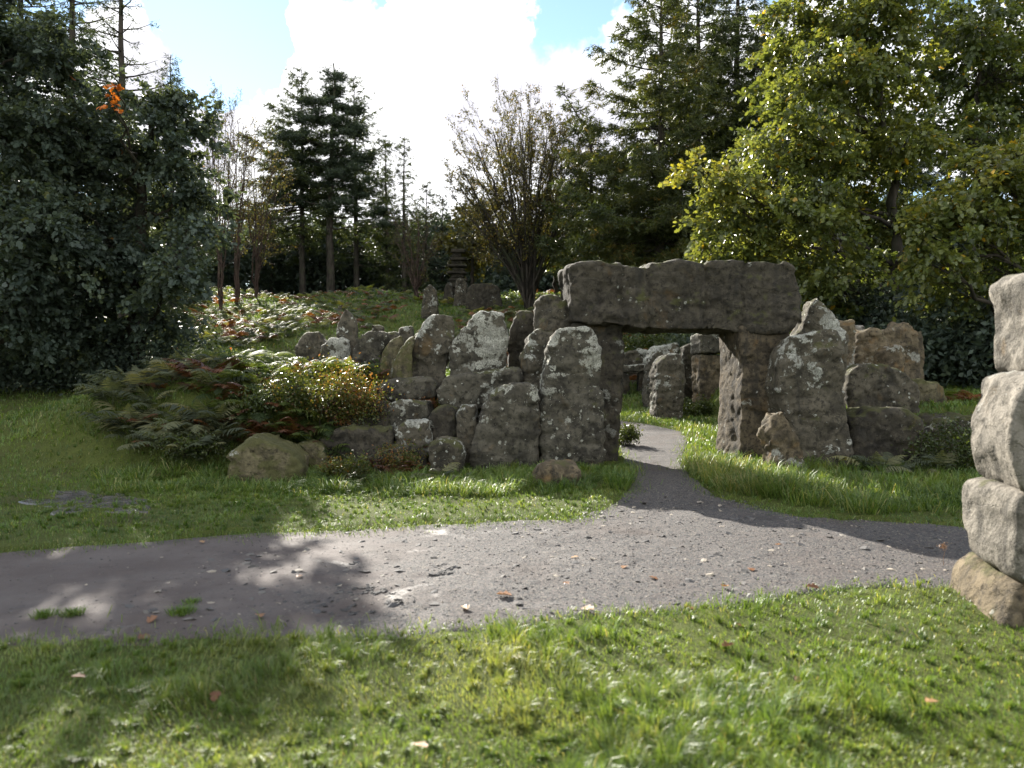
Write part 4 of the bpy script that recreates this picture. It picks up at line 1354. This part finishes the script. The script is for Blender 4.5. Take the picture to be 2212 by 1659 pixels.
# ------------------------------------------------------------------ trees
def leafy_tree(name, label, trunk_px, Y, blobs, mat, leaf, per_blob, seed, r0=0.2, bark='bark', group=None, depth=1.0, tint_mu=0.45, hot=0.02, clusters=26, spread=0.30, flat=0.7, lobed=True):
    """broadleaf tree: the trunk follows trunk_px, limbs reach the crown masses in blobs (u, v, radius in photo units, depth offset, tint shift)"""
    g = np.random.default_rng(seed)
    b = g_at(trunk_px[0][0], Y)
    root = empty(name, b)
    tag(root, label, 'tree', group)
    T = [np.array([b.x, b.y, b.z - 0.2])] + [np.array(at(u, v, Y)) for u, v in trunk_px[1:]]
    T = resample(np.array(T), 24)
    T[1:-1] += g.normal(size=(22, 3)) * 0.05
    n = len(T)
    lim = [(T, r0 * (1 - 0.85 * np.linspace(0, 1, n)) + 0.02)]
    twigs = []
    P, O, TI = [], [], []
    for bl_ in blobs:
        u, v, r = bl_[:3]
        dy = bl_[3] if len(bl_) > 3 else g.uniform(-1, 1) * depth
        ts = bl_[4] if len(bl_) > 4 else 0.0
        c = np.array(at(u, v, Y + dy))
        R = r / FPX * (Y + dy)
        dist = np.linalg.norm(T[:, :2] - c[:2], axis=1)
        zt_ = c[2] - 0.45 * dist
        k = int(np.argmin(np.abs(T[:, 2] - zt_) + 0.2 * dist))
        k = max(4, min(n - 2, k))
        rl = max(0.02, 0.5 * r0 * (1 - 0.8 * k / n))
        L, Rr = limb(T[k], c, rl, 0.014, g, 0.03, 9)
        lim.append((L, Rr))
        nc = max(8, int(clusters * (R / 1.1) ** 1.5)) if ts < 5 else 2
        spread_ = spread if ts < 5 else spread * 0.35
        cc = rdir(nc, g) * (g.random((nc, 1)) ** 0.45) * R
        cc[:, 2] *= flat
        cc[:, 1] *= 1.15
        cc = c + cc
        for q in range(nc):
            kk = int(g.integers(4, 9))
            twigs.append(limb(L[kk], cc[q], 0.011, 0.004, g, -0.04, 5))
        m = max(6, int(per_blob * (R / 1.1) ** 2 / nc))
        sd = unit((cc - c) * np.array([1, 1, 0.35]) + g.normal(size=(nc, 3)) * 0.35 * R)      # every twig carries a flat, drooping spray
        sd[:, 2] -= 0.25
        sd = unit(sd)
        sw = unit(np.cross(sd, np.array([0, 0, 1.0])) + g.normal(size=(nc, 3)) * 0.25)
        e = g.random((nc, m, 1))
        sl = spread_ * (1.6 + 1.6 * g.random((nc, 1, 1)))
        off = sd[:, None] * (e - 0.35) * sl + sw[:, None] * g.normal(size=(nc, m, 1)) * spread_ * 0.62 * (1.15 - 0.6 * e) + g.normal(size=(nc, m, 3)) * spread_ * 0.16
        off[..., 2] -= 0.22 * sl[..., 0] * e[..., 0] ** 2
        pts = (cc[:, None] + off).reshape(-1, 3)
        P.append(pts)
        O.append(np.repeat(sd, m, 0) + 0.3 * unit(pts - c))
        ct = np.repeat(g.normal(0, 0.10, nc), m)
        TI.append(np.clip(tint_mu + ts + ct + g.normal(0, 0.12, len(pts)), 0, 0.92 if ts < 5 else 1.0))
    P, O, TI = np.vstack(P), np.vstack(O), np.concatenate(TI)
    TI = np.where(g.random(len(TI)) < hot, 0.94 + 0.06 * g.random(len(TI)), TI)
    V, Fc = join_parts([tubes(lim, 8), tubes(twigs, 4)])
    mesh_np('trunk', V, Fc, M[bark], parent=root, loc=b)
    V, Fc, tt = leaf_cloud(P, leaf * (0.7 + 0.6 * g.random(len(P))), g, outward=O, tint=TI, shape=(LOBED, LOBED_F) if lobed else (OVAL, OVAL_F), hang=0.35, up=1.1)
    mesh_np('crown', V, Fc, M[mat], parent=root, loc=b, tint=tt)
    return root


NEEDLE = np.array([(0, 0.5, 0), (0, -0.5, 0), (1, 0, 0)], float)
NEEDLE_F = np.array([[0, 1, 2]])


def conifer(name, label, u, Y, vtop, seed, spread, clear=0.1, mat='larch', bark='bark', dens=1.0, droop=0.25, group=None, lean=0.0, bend=0.0, blade=0.20, bw=0.035, irregular=0.35, whorl=0.42, tint_mu=0.45, asym=0.0, r0=None, hang=0.5, power=0.8):
    """larch, spruce or pine: trunk, whorls of sagging boughs, needles hanging from side twigs"""
    g = np.random.default_rng(seed)
    b = g_at(u, Y)
    top = at(u, vtop, Y)
    Hh = top.z - b.z
    root = empty(name, b)
    tag(root, label, 'tree', group)
    t = np.linspace(0, 1, 26)
    T = np.stack([b.x + lean * Hh * t + bend * np.maximum(t - 0.72, 0) ** 1.5 * Hh, np.full(26, b.y), b.z - 0.2 + (Hh + 0.2) * t], 1)
    T[2:, :2] += np.cumsum(g.normal(size=(24, 2)) * 0.015, 0)
    r0 = r0 or Hh * 0.012 + 0.04
    lim = [(T, r0 * (1 - t) ** 0.9 + 0.012)]
    tw = []
    P, D, TI = [], [], []
    z = clear
    step = whorl / Hh
    while z < 0.985:
        f = (z - clear) / (1 - clear)
        env = (1 - f) ** power * (0.55 + 0.45 * min(1, f * 5)) * spread
        nb_ = int(g.integers(4, 7))
        a0 = g.random() * 6.28
        for q in range(nb_):
            L = env * (1 - irregular + irregular * 1.6 * g.random()) + 0.15
            a = a0 + q * 6.283 / nb_ + g.normal() * 0.3
            L *= 1 + asym * math.cos(a)
            zz = z + g.normal() * step * 0.4
            p0 = np.array([np.interp(zz, t, T[:, i]) for i in range(3)])
            m = 9
            s = np.linspace(0, 1, m)
            rise = (0.35 - 0.5 * (1 - f)) * s - droop * s ** 1.5 * (1 - 0.7 * f) + 0.28 * s ** 3
            B = np.stack([p0[0] + math.cos(a) * L * s, p0[1] + math.sin(a) * L * s, p0[2] + L * rise], 1)
            B[1:] += np.cumsum(g.normal(size=(m - 1, 3)) * 0.025 * L / 3, 0)
            tw.append((B, (0.012 + 0.010 * L) * (1 - s) + 0.005))
            # side twigs with needles
            nt_ = max(4, int(L / 0.095 * dens))
            q_ = np.sqrt(g.uniform(0.04, 1, nt_))
            base = np.stack([np.interp(q_, s, B[:, i]) for i in range(3)], 1)
            sd = g.choice([-1, 1], nt_)
            tl = (0.22 + 0.34 * (1 - q_)) * L ** 0.75 * (0.5 + 0.8 * g.random(nt_))
            dirv = np.stack([math.cos(a) * 0.75 - math.sin(a) * sd * 0.9, math.sin(a) * 0.75 + math.cos(a) * sd * 0.9, -0.15 - hang * g.random(nt_)], 1)
            dirv = unit(dirv + g.normal(size=(nt_, 3)) * 0.15)
            for w_ in range(nt_):
                if w_ % 2 == 0:
                    tw.append((np.stack([base[w_], base[w_] + dirv[w_] * tl[w_]]), np.array([0.006, 0.003])))
                k = max(3, int(tl[w_] / 0.040))
                e = g.random(k)
                P.append(base[w_] + dirv[w_] * (e * tl[w_])[:, None] + g.normal(size=(k, 3)) * 0.03)
                D.append(dirv[w_] * 0.7 + g.normal(size=(k, 3)) * 0.6)
                TI.append(np.full(k, g.normal(0, 0.12)))
        z += step * (0.75 + 0.5 * g.random())
    P, D, TI = np.vstack(P), unit(np.vstack(D)), np.concatenate(TI)
    n = len(P)
    side = unit(np.cross(D, rdir(n, g)))
    V, Fc = inst(NEEDLE, NEEDLE_F, P, D * (blade * (0.6 + 0.8 * g.random(n)))[:, None], side * (bw * (0.7 + 0.6 * g.random(n)))[:, None], side)
    ti = np.clip(tint_mu + TI + 0.5 * (fbm(P[:, 0] + P[:, 1], P[:, 2], 0.5, 2) - 0.5) + g.normal(0, 0.08, n), 0, 1)
    Vt, Ft = join_parts([tubes(lim, 8), tubes([q for q in tw if len(q[0]) > 2], 5)])
    Vw, Fw = tubes([q for q in tw if len(q[0]) == 2], 4)
    Vt, Ft = join_parts([(Vt, Ft), (Vw, Fw)])
    mesh_np('trunk', Vt, Ft, M[bark], parent=root, loc=b)
    mesh_np('crown', V, Fc, M[mat], parent=root, loc=b, tint=np.repeat(ti, 3))
    return root


def pad_pine(name, label, u, Y, vtop, pads, seed, mat='pine', r0=0.28, blade=0.16, nper=900):
    """Scots pine: bare stem, crooked limbs and flat pads of needle tufts (u, v, half width, half height)"""
    g = np.random.default_rng(seed)
    b = g_at(u, Y)
    top = at(u + 8, vtop, Y)
    root = empty(name, b)
    tag(root, label, 'tree')
    t = np.linspace(0, 1, 22)
    T = np.stack([b.x + (top.x - b.x) * t, np.full(22, Y), b.z - 0.2 + (top.z - b.z + 0.2) * t], 1)
    T[2:, :2] += np.cumsum(g.normal(size=(20, 2)) * 0.05, 0)
    lim = [(T, r0 * (1 - 0.9 * t) + 0.015)]
    P = []
    for (pu, pv, rw, rh) in pads:
        c = np.array(at(pu, pv, Y + g.uniform(-1.3, 1.3)))
        a, h_ = rw / FPX * Y, rh / FPX * Y
        k = int(np.clip(np.searchsorted(T[:, 2], c[2] - 0.2 * abs(c[0] - T[0, 0])), 4, 20))
        L, Rr = limb(T[k], c, 0.10 * (1 - k / 26), 0.02, g, 0.02, 8)
        lim.append((L, Rr))
        n = int(nper * a * h_ / 0.8) + 60
        nc = max(6, int(a * 7))
        cc = rdir(nc, g) * (g.random((nc, 1)) ** 0.4) * np.array([a, a * 0.9, h_]) + c
        for q in range(nc):
            lim.append(limb(L[int(g.integers(4, 8))], cc[q], 0.02, 0.006, g, -0.05, 5))
        m = max(5, n // nc)
        off = g.normal(size=(nc, m, 3)) * np.array([0.30, 0.30, 0.14])
        P.append((cc[:, None] + off).reshape(-1, 3))
    P = np.vstack(P)
    n = len(P)
    k = 7
    Q = np.repeat(P, k, 0)
    D = rdir(n * k, g)
    D[:, 2] = np.abs(D[:, 2]) * 0.9 + 0.1
    D = unit(D)
    side = unit(np.cross(D, rdir(n * k, g)))
    V, Fc = inst(NEEDLE, NEEDLE_F, Q, D * (blade * (0.7 + 0.6 * g.random(n * k)))[:, None], side * blade * 0.19, side)
    ti = np.repeat(np.clip(g.normal(0.45, 0.2, n), 0, 1), k * 3)
    Vt, Ft = tubes(lim, 7)
    mesh_np('trunk', Vt, Ft, M['bark'], parent=root, loc=b)
    mesh_np('crown', V, Fc, M[mat], parent=root, loc=b, tint=ti)
    return root


def bare_tree(name, label, u, Y, fan, seed, stems, r0, levels=3, bark='bark_grey', leaves=2500, group=None, mat='twigleaf', leaf=0.09, kids=(5, 4, 3), spread_y=0.7, cat='tree'):
    """leafless or nearly leafless tree: stems fan from the foot to points between the fan positions, twigs branch off"""
    g = np.random.default_rng(seed)
    b = g_at(u, Y)
    root = empty(name, b)
    tag(root, label, cat, group)
    thick, thin, tips = [], [], []

    def grow(P, r, L, lev):
        for q in range(kids[lev]):
            s = 0.30 + 0.68 * g.random()
            i = min(int(s * (len(P) - 1)), len(P) - 2)
            p = P[i]
            d0 = unit(P[i + 1] - P[i])
            d = unit(d0 + g.normal(size=3) * 0.42 + np.array([0, 0, 0.18]))
            l = L * (0.26 + 0.22 * g.random()) * (1.15 - 0.5 * s)
            pts, rr_ = limb(p, p + d * l, max(r * 0.5 * (1 - 0.5 * s), 0.007), 0.005, g, 0.02, 6, 0.05)
            (thick if lev == 0 else thin).append((pts, rr_))
            if lev + 1 < levels:
                grow(pts, r * 0.5, l, lev + 1)
            else:
                tips.append(pts)
    for q in range(stems):
        (fu, fv) = fan[q % len(fan)]
        e = np.array(at(fu + g.normal() * 10, fv + g.normal() * 12, Y + g.normal() * spread_y))
        f0 = np.array([b.x + g.normal() * r0 * 0.7, b.y + g.normal() * r0 * 0.7, b.z - 0.1])
        n = 12
        t = np.linspace(0, 1, n)
        hx = t ** 1.35
        P = f0 + np.stack([(e[0] - f0[0]) * hx, (e[1] - f0[1]) * hx, (e[2] - f0[2]) * t], 1)
        P[1:-1] += g.normal(size=(n - 2, 3)) * 0.05
        thick.append((P, r0 * (0.75 + 0.4 * g.random()) * (1 - 0.88 * t) + 0.008))
        grow(P, r0 * 0.6, np.linalg.norm(e - f0), 0)
    V, Fc = join_parts([tubes(thick, 7), tubes(thin, 4)])
    mesh_np('trunk', V, Fc, M[bark], parent=root, loc=b)
    tp = np.vstack(tips)
    if leaves:
        P = tp[g.integers(0, len(tp), leaves)] + g.normal(size=(leaves, 3)) * 0.07
        V, Fc, tt = leaf_cloud(P, np.full(leaves, leaf), g)
        mesh_np('crown', V, Fc, M[mat], parent=root, loc=b, tint=tt)
    return root


# --- left side, standing in their own shade
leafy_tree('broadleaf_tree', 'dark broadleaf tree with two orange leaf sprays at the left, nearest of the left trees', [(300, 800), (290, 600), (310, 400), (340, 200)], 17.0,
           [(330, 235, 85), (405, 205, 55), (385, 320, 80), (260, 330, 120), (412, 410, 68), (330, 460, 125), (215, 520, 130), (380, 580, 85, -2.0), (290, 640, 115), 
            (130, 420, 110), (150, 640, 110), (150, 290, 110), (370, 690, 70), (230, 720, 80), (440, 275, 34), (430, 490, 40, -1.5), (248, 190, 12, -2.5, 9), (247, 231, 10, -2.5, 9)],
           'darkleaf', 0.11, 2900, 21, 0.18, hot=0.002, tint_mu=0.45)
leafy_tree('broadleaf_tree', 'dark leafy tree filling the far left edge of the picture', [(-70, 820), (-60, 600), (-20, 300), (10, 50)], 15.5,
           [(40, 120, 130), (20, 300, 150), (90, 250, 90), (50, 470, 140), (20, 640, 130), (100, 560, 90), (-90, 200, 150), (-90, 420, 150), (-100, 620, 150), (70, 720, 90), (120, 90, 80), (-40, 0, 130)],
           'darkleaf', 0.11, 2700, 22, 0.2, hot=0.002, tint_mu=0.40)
conifer('larch_tree', 'tall thin larch with open dark boughs above the left broadleaf tree', 272, 22.0, -190, 31, 2.0, 0.25, 'larch', dens=0.7, irregular=0.5, tint_mu=0.25, whorl=0.5, blade=0.14, bw=0.022)
conifer('larch_tree', 'second dark larch left of the open larch, at the top left', 165, 23.0, -260, 32, 2.7, 0.15, 'larch', dens=0.9, irregular=0.4, tint_mu=0.2, blade=0.16, bw=0.03)
conifer('spruce_tree', 'dense dark spruce behind the far left leafy tree', 60, 24.0, -240, 33, 3.6, 0.05, 'pine', dens=1.1, tint_mu=0.35, blade=0.18, bw=0.035)
conifer('spruce_tree', 'young spruce whose bare tip shows above the left broadleaf crown', 375, 40.0, 118, 34, 2.4, 0.05, 'pine', dens=0.9, tint_mu=0.4, blade=0.22, bw=0.045)
# --- behind the hill, left of the gap in the trees
pad_pine('scots_pine', 'tall scots pine with dark flat needle pads standing alone in the middle left', 716, 60.0, 135,
         [(725, 165, 18, 22), (722, 205, 32, 24), (690, 225, 34, 22), (745, 240, 36, 24), (665, 255, 34, 20), (715, 270, 46, 26), (760, 290, 40, 22), (640, 300, 40, 20), (690, 315, 50, 24), (745, 330, 50, 24),
          (790, 345, 34, 18), (630, 350, 46, 20), (690, 365, 56, 26), (760, 385, 56, 24), (640, 395, 46, 18), (705, 410, 56, 24), (790, 420, 42, 18), (660, 440, 46, 18), (735, 445, 48, 18), (810, 462, 40, 13), (610, 425, 32, 14), (830, 485, 24, 9)], 41, r0=0.36, blade=0.22, nper=620)
conifer('larch_tree', 'drooping larch on the left side of the scots pine', 655, 61.0, 140, 42, 4.6, 0.28, 'larch', dens=0.7, droop=0.35, irregular=0.5, tint_mu=0.3, asym=-0.35, blade=0.28, bw=0.06)
conifer('larch_tree', 'open ragged larch on the right side of the scots pine', 772, 62.0, 160, 43, 3.7, 0.2, 'larch', dens=0.6, droop=0.1, irregular=0.6, tint_mu=0.25, asym=0.35, blade=0.28, bw=0.055)
conifer('spruce_tree', 'slim spruce in the gap right of the scots pine, tallest there', 873, 60.0, 288, 44, 1.9, 0.1, 'larch', dens=0.8, irregular=0.45, tint_mu=0.35, blade=0.24, bw=0.05)
conifer('spruce_tree', 'slim spruce close behind the ragged larch', 838, 63.0, 290, 45, 1.7, 0.1, 'larch', dens=0.7, irregular=0.45, tint_mu=0.3, blade=0.24, bw=0.05)
conifer('spruce_tree', 'short broad spruce left of the low point of the skyline', 922, 62.0, 395, 46, 2.4, 0.0, 'pine', dens=1.0, irregular=0.3, tint_mu=0.5, blade=0.26, bw=0.06)
conifer('spruce_tree', 'small spruce at the low point of the skyline', 958, 66.0, 425, 47, 2.0, 0.0, 'pine', dens=1.0, irregular=0.3, tint_mu=0.45, blade=0.28, bw=0.06)
for (u, Y, fan, sd, lb) in [(478, 38, [(455, 260), (475, 245), (500, 270), (440, 330), (515, 330)], 51, 'bare brownish tree nearest to the left broadleaf tree'),
                            (512, 40, [(500, 290), (520, 275), (535, 310), (490, 350), (550, 350)], 52, 'bare brownish tree between its taller neighbour and the scots pine'),
                            (555, 42, [(545, 340), (565, 330), (580, 370), (530, 400), (590, 410)], 53, 'short bare brownish tree just left of the drooping larch')]:
    bare_tree('bare_tree', lb, u, Y, fan, sd, 8, 0.038, 3, 'bark_red', 1800, 'bare trees left of the scots pine', leaf=0.10, kids=(6, 5, 4))
bare_tree('bare_shrub', 'brown leafless shrub below the slim spruces', 900, 43.0, [(860, 480), (880, 465), (905, 460), (925, 480), (945, 500), (870, 520), (950, 540)], 54, 12, 0.04, 3, 'bark_red', 700, leaf=0.09, kids=(5, 4, 3), cat='shrub')
# --- centre
bare_tree('rowan_tree', 'many stemmed nearly bare tree fanning out in the centre', 1142, 40.0,
          [(990, 360), (1020, 310), (1060, 285), (1090, 275), (1120, 280), (1150, 270), (1180, 280), (1205, 290), (1245, 320), (1275, 370), (1005, 400), (1015, 440), (1075, 300), (1140, 290), (1195, 310), (1280, 430), (980, 420), (1265, 340)],
          55, 44, 0.080, 3, 'bark', 34000, leaf=0.11, kids=(7, 5, 4), spread_y=1.6)
leafy_tree('small_tree', 'small dull green tree behind the left side of the many stemmed tree', [(1020, 600), (1020, 540), (1015, 480)], 47.0,
           [(1000, 470, 34), (1040, 450, 34), (1025, 500, 44), (985, 520, 38), (1060, 510, 40), (1030, 550, 44), (1000, 560, 30)], 'twigleaf', 0.20, 700, 56, 0.12, tint_mu=0.35, hot=0.0, spread=0.35)
leafy_tree('small_tree', 'yellow green tree behind the right side of the many stemmed tree', [(1200, 590), (1195, 500), (1190, 420)], 46.0,
           [(1175, 430, 44), (1215, 450, 44), (1190, 500, 54), (1230, 520, 44), (1155, 510, 44), (1205, 555, 50), (1240, 400, 40)], 'oak', 0.20, 700, 57, 0.12, tint_mu=0.45, hot=0.01, spread=0.35)
# --- right side larches
conifer('larch_tree', 'larch with a bent over top right of the many stemmed tree', 1275, 37.0, 185, 61, 2.6, 0.12, 'larch', dens=1.22, bend=-1.0, irregular=0.5, tint_mu=0.42, blade=0.23, bw=0.05)
conifer('larch_tree', 'big golden green larch behind the left half of the lintel', 1425, 33.0, -130, 62, 4.2, 0.1, 'larch', dens=1.42, irregular=0.5, tint_mu=0.52, blade=0.23, bw=0.05, asym=-0.15)
conifer('larch_tree', 'dark tall larch standing just behind the big golden larch', 1500, 35.5, -180, 63, 3.6, 0.12, 'larch', dens=1.35, irregular=0.45, tint_mu=0.36, blade=0.23, bw=0.05)
conifer('larch_tree', 'straight dark larch between the golden larch and the oak', 1588, 37.0, -220, 64, 3.5, 0.15, 'larch', dens=1.22, irregular=0.45, tint_mu=0.33, blade=0.23, bw=0.05)
conifer('larch_tree', 'thin larch with open top behind the left shoulder of the oak', 1706, 40.0, -60, 65, 2.8, 0.2, 'larch', dens=0.8, irregular=0.5, tint_mu=0.3, blade=0.2, bw=0.04)
conifer('larch_tree', 'small leafy larch between the bent larch and the golden larch', 1345, 36.0, 330, 66, 2.4, 0.05, 'larch', dens=1.35, irregular=0.4, tint_mu=0.5, blade=0.23, bw=0.05)
conifer('larch_tree', 'dense dark larch filling the space between the straight larch and the oak', 1645, 35.0, 20, 67, 3.2, 0.05, 'larch', dens=1.2, irregular=0.4, tint_mu=0.34, blade=0.23, bw=0.05)
conifer('larch_tree', 'dark larch low behind the lintel between the two biggest larches', 1465, 32.0, 260, 68, 2.9, 0.03, 'larch', dens=1.2, irregular=0.4, tint_mu=0.42, blade=0.23, bw=0.05)
# --- oaks
leafy_tree('oak_tree', 'big sunlit oak behind the pointed stone, yellowing at its left tips', [(1935, 760), (1932, 560), (1926, 380), (1900, 200), (1860, 20)], 19.5,
           [(1760, 50, 115), (1870, 40, 110), (1700, 160, 80), (1800, 170, 115), (1910, 150, 110), (1730, 270, 105), (1840, 280, 115), (1640, 300, 50), (1680, 370, 80), (1780, 380, 105), (1890, 370, 95),
            (1500, 368, 34, -1, 0.42), (1555, 385, 44, -1, 0.22), (1610, 410, 62, -1, 0.1), (1560, 470, 55, -1, 0.05), (1640, 490, 85, -.8), (1740, 490, 105), (1850, 480, 100), (1545, 545, 45, -.5), (1610, 570, 70, -.5),
            (1700, 590, 90), (1800, 590, 100), (1890, 590, 90), (1760, 680, 70, -.5), (1660, 630, 50), (1960, 300, 70), (1960, 480, 80), (1850, 690, 70), (1950, -60, 110), (1800, -70, 120)],
           'oak', 0.118, 2500, 71, 0.17, hot=0.012, depth=1.5, tint_mu=0.50)
leafy_tree('oak_tree', 'nearer oak whose yellow green boughs reach in from the right edge', [(2330, 900), (2320, 600), (2300, 300)], 15.5,
           [(2050, 430, 70, 0, .22), (2120, 390, 75, 0, .15), (2200, 330, 75, 0, .3), (2090, 500, 85), (2190, 450, 95, 0, .1), (2000, 505, 50, 0, .2), (2150, 580, 90), (2250, 560, 110), (2270, 400, 110), (2010, 570, 60), (2230, 670, 90, .5), (2080, 640, 70)],
           'oak', 0.118, 2300, 72, 0.2, hot=0.03, tint_mu=0.45)
leafy_tree('oak_tree', 'dull thin crowned oak at the top right corner behind the others', [(2115, 760), (2110, 500), (2105, 260), (2120, 60)], 25.0,
           [(2080, 60, 110), (2170, 30, 120), (2220, 130, 110), (2060, 180, 95), (2150, 170, 110), (2190, 270, 100), (2090, 290, 90), (2020, 60, 70), (2250, 230, 90), (2010, 270, 70)],
           'oak', 0.15, 1100, 73, 0.16, hot=0.02, depth=1.5, tint_mu=0.35)
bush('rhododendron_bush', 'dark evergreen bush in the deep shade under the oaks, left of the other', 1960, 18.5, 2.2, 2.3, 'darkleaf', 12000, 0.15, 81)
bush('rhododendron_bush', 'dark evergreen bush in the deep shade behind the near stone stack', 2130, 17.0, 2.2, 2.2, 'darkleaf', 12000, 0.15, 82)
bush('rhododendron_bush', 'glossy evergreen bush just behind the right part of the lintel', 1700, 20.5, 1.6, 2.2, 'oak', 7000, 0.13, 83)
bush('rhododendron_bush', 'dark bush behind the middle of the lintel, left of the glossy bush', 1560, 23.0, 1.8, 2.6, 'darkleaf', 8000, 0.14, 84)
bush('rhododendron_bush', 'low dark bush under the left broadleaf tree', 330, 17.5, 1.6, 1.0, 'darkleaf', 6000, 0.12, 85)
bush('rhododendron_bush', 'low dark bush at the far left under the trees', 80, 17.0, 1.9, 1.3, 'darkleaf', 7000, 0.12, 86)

# --- wood behind: single conifers in the gaps, then the undergrowth as one mass
proto = [conifer('spruce_tree', 'dark spruce in the wood behind the hill', 560, 58.0, 330, 90 + q, 2.6 + 0.4 * q, 0.12, 'pine', dens=0.8, tint_mu=0.3, blade=0.34, bw=0.08, group='wood behind the hill', whorl=0.6) for q in range(3)]
spots = [(400, 56, 1.0), (455, 60, .9), (520, 62, .75), (590, 57, .8), (630, 62, 0.9), (690, 60, .8), (745, 63, 0.8), (800, 60, .75), (850, 64, .6), (890, 66, .55), (985, 66, .45), (1030, 62, .5), (1080, 64, 0.55), (1130, 62, .6), (1180, 64, .7), (1240, 60, .8),
         (1300, 58, .9), (1370, 60, 1.0), (1440, 58, 1.1), (1530, 56, 1.15), (1620, 54, 1.2), (1720, 52, 1.2), (1820, 50, 1.2), (1950, 48, 1.2), (2080, 46, 1.2), (2200, 44, 1.2), (320, 50, 1.1), (200, 46, 1.1), (80, 44, 1.1), (-40, 42, 1.1)]
for q, (u, Y, s) in enumerate(spots):
    o = proto[q] if q < 3 else copy_tree(proto[q % 3])
    Y = Y + (9 if 420 < u < 1000 else 0)
    b = g_at(u, Y)
    o.location = (b.x, b.y, b.z - 0.1)
    o.scale = (s * 0.95, s * 0.95, s * 0.85)
    o.rotation_euler = (0, 0, rng.random() * 6.28)
    o['label'] = 'dark spruce in the wood behind the hill'
g = np.random.default_rng(12)
n = 200000
u = g.uniform(-300, 2500, n)
Y = 55 + 12 * g.random(n) + 9 * sstep(380, 480, u) * (1 - sstep(960, 1100, u)) + 3 * fbm(u / 200, u * 0, 1.0, 2)
Y = np.where(u > 1350, Y - 14 * sstep(1350, 2000, u), Y)
Y = np.where(u < 400, Y - 16 * sstep(400, 0, u), Y)
x = (u - CX) / FPX * Y
hmax = 3.0 + 4.5 * fbm(x, Y, 0.35, 3) + 2.0 * (Y > 64)
z = ground_z(x, Y) + g.random(n) ** 0.8 * hmax
V, Fc, tt = leaf_cloud(np.stack([x, Y, z], 1), np.full(n, 0.42), g, tint=np.clip(g.normal(0.3, 0.2, n), 0, 0.9))
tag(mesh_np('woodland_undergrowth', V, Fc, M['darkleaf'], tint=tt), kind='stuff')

# --- bracken and heather that cover the hill, as one mass
def hill_cover(name, n, mat, sel, seed, s0, nf):
    g = np.random.default_rng(seed)
    x = g.uniform(-24, 15, n)
    y = 1 / g.uniform(1 / 50.0, 1 / 18.0, n)
    k = sel(x, y, g)
    x, y = x[k], y[k]
    parts, T = [], []
    F2 = [frond(0.8, 0.7 + 0.2 * q, 200 + q, pairs=9, width=0.42, leaf=1.2) for q in range(3)]
    # thin the leaflets of far fronds: keep every second one, made larger
    for q in range(len(x)):
        V, Fc = F2[q % 3]
        a = g.random() * 6.28
        s = s0 * (0.6 + 0.7 * g.random())
        W = np.stack([V[:, 0] * math.cos(a) - V[:, 1] * math.sin(a), V[:, 0] * math.sin(a) + V[:, 1] * math.cos(a), V[:, 2]], 1) * s
        parts.append((W + np.array([x[q], y[q], gz(x[q], y[q]) - 0.03]), Fc))
        T.append(np.full(len(W), np.clip(g.normal(0.5, 0.22), 0, 1)))
    V, Fc = join_parts(parts)
    return tag(mesh_np(name, V, Fc, M[mat], tint=np.concatenate(T)), kind='stuff')


rust = lambda x, y: fbm(x, y, 0.28, 3)
open_ = lambda x, y: (np.abs(x + 9 - 0.35 * (y - 22)) < 1.3) | ((np.abs(x + 4.6) < 1.2) & (np.abs(y - 38) < 2.6))
ring_in = lambda x, y: (x > 0.3) & (x < 7) & (y < 24)
hill_cover('hill_bracken', 4200, 'fern', lambda x, y, g: (rust(x, y) < 0.47) & ~open_(x, y) & ~ring_in(x, y) & (y > 19.5), 301, 1.0, 3)
hill_cover('hill_bracken', 4600, 'fern_dead', lambda x, y, g: (rust(x, y) > 0.48) & ~open_(x, y) & ~ring_in(x, y) & (y > 20), 302, 0.95, 3)
hill_cover('hill_bracken', 6500, 'fern_dark', lambda x, y, g: ~open_(x, y) & ~ring_in(x, y) & (y > 18.5) & (x < 1), 303, 0.9, 3)
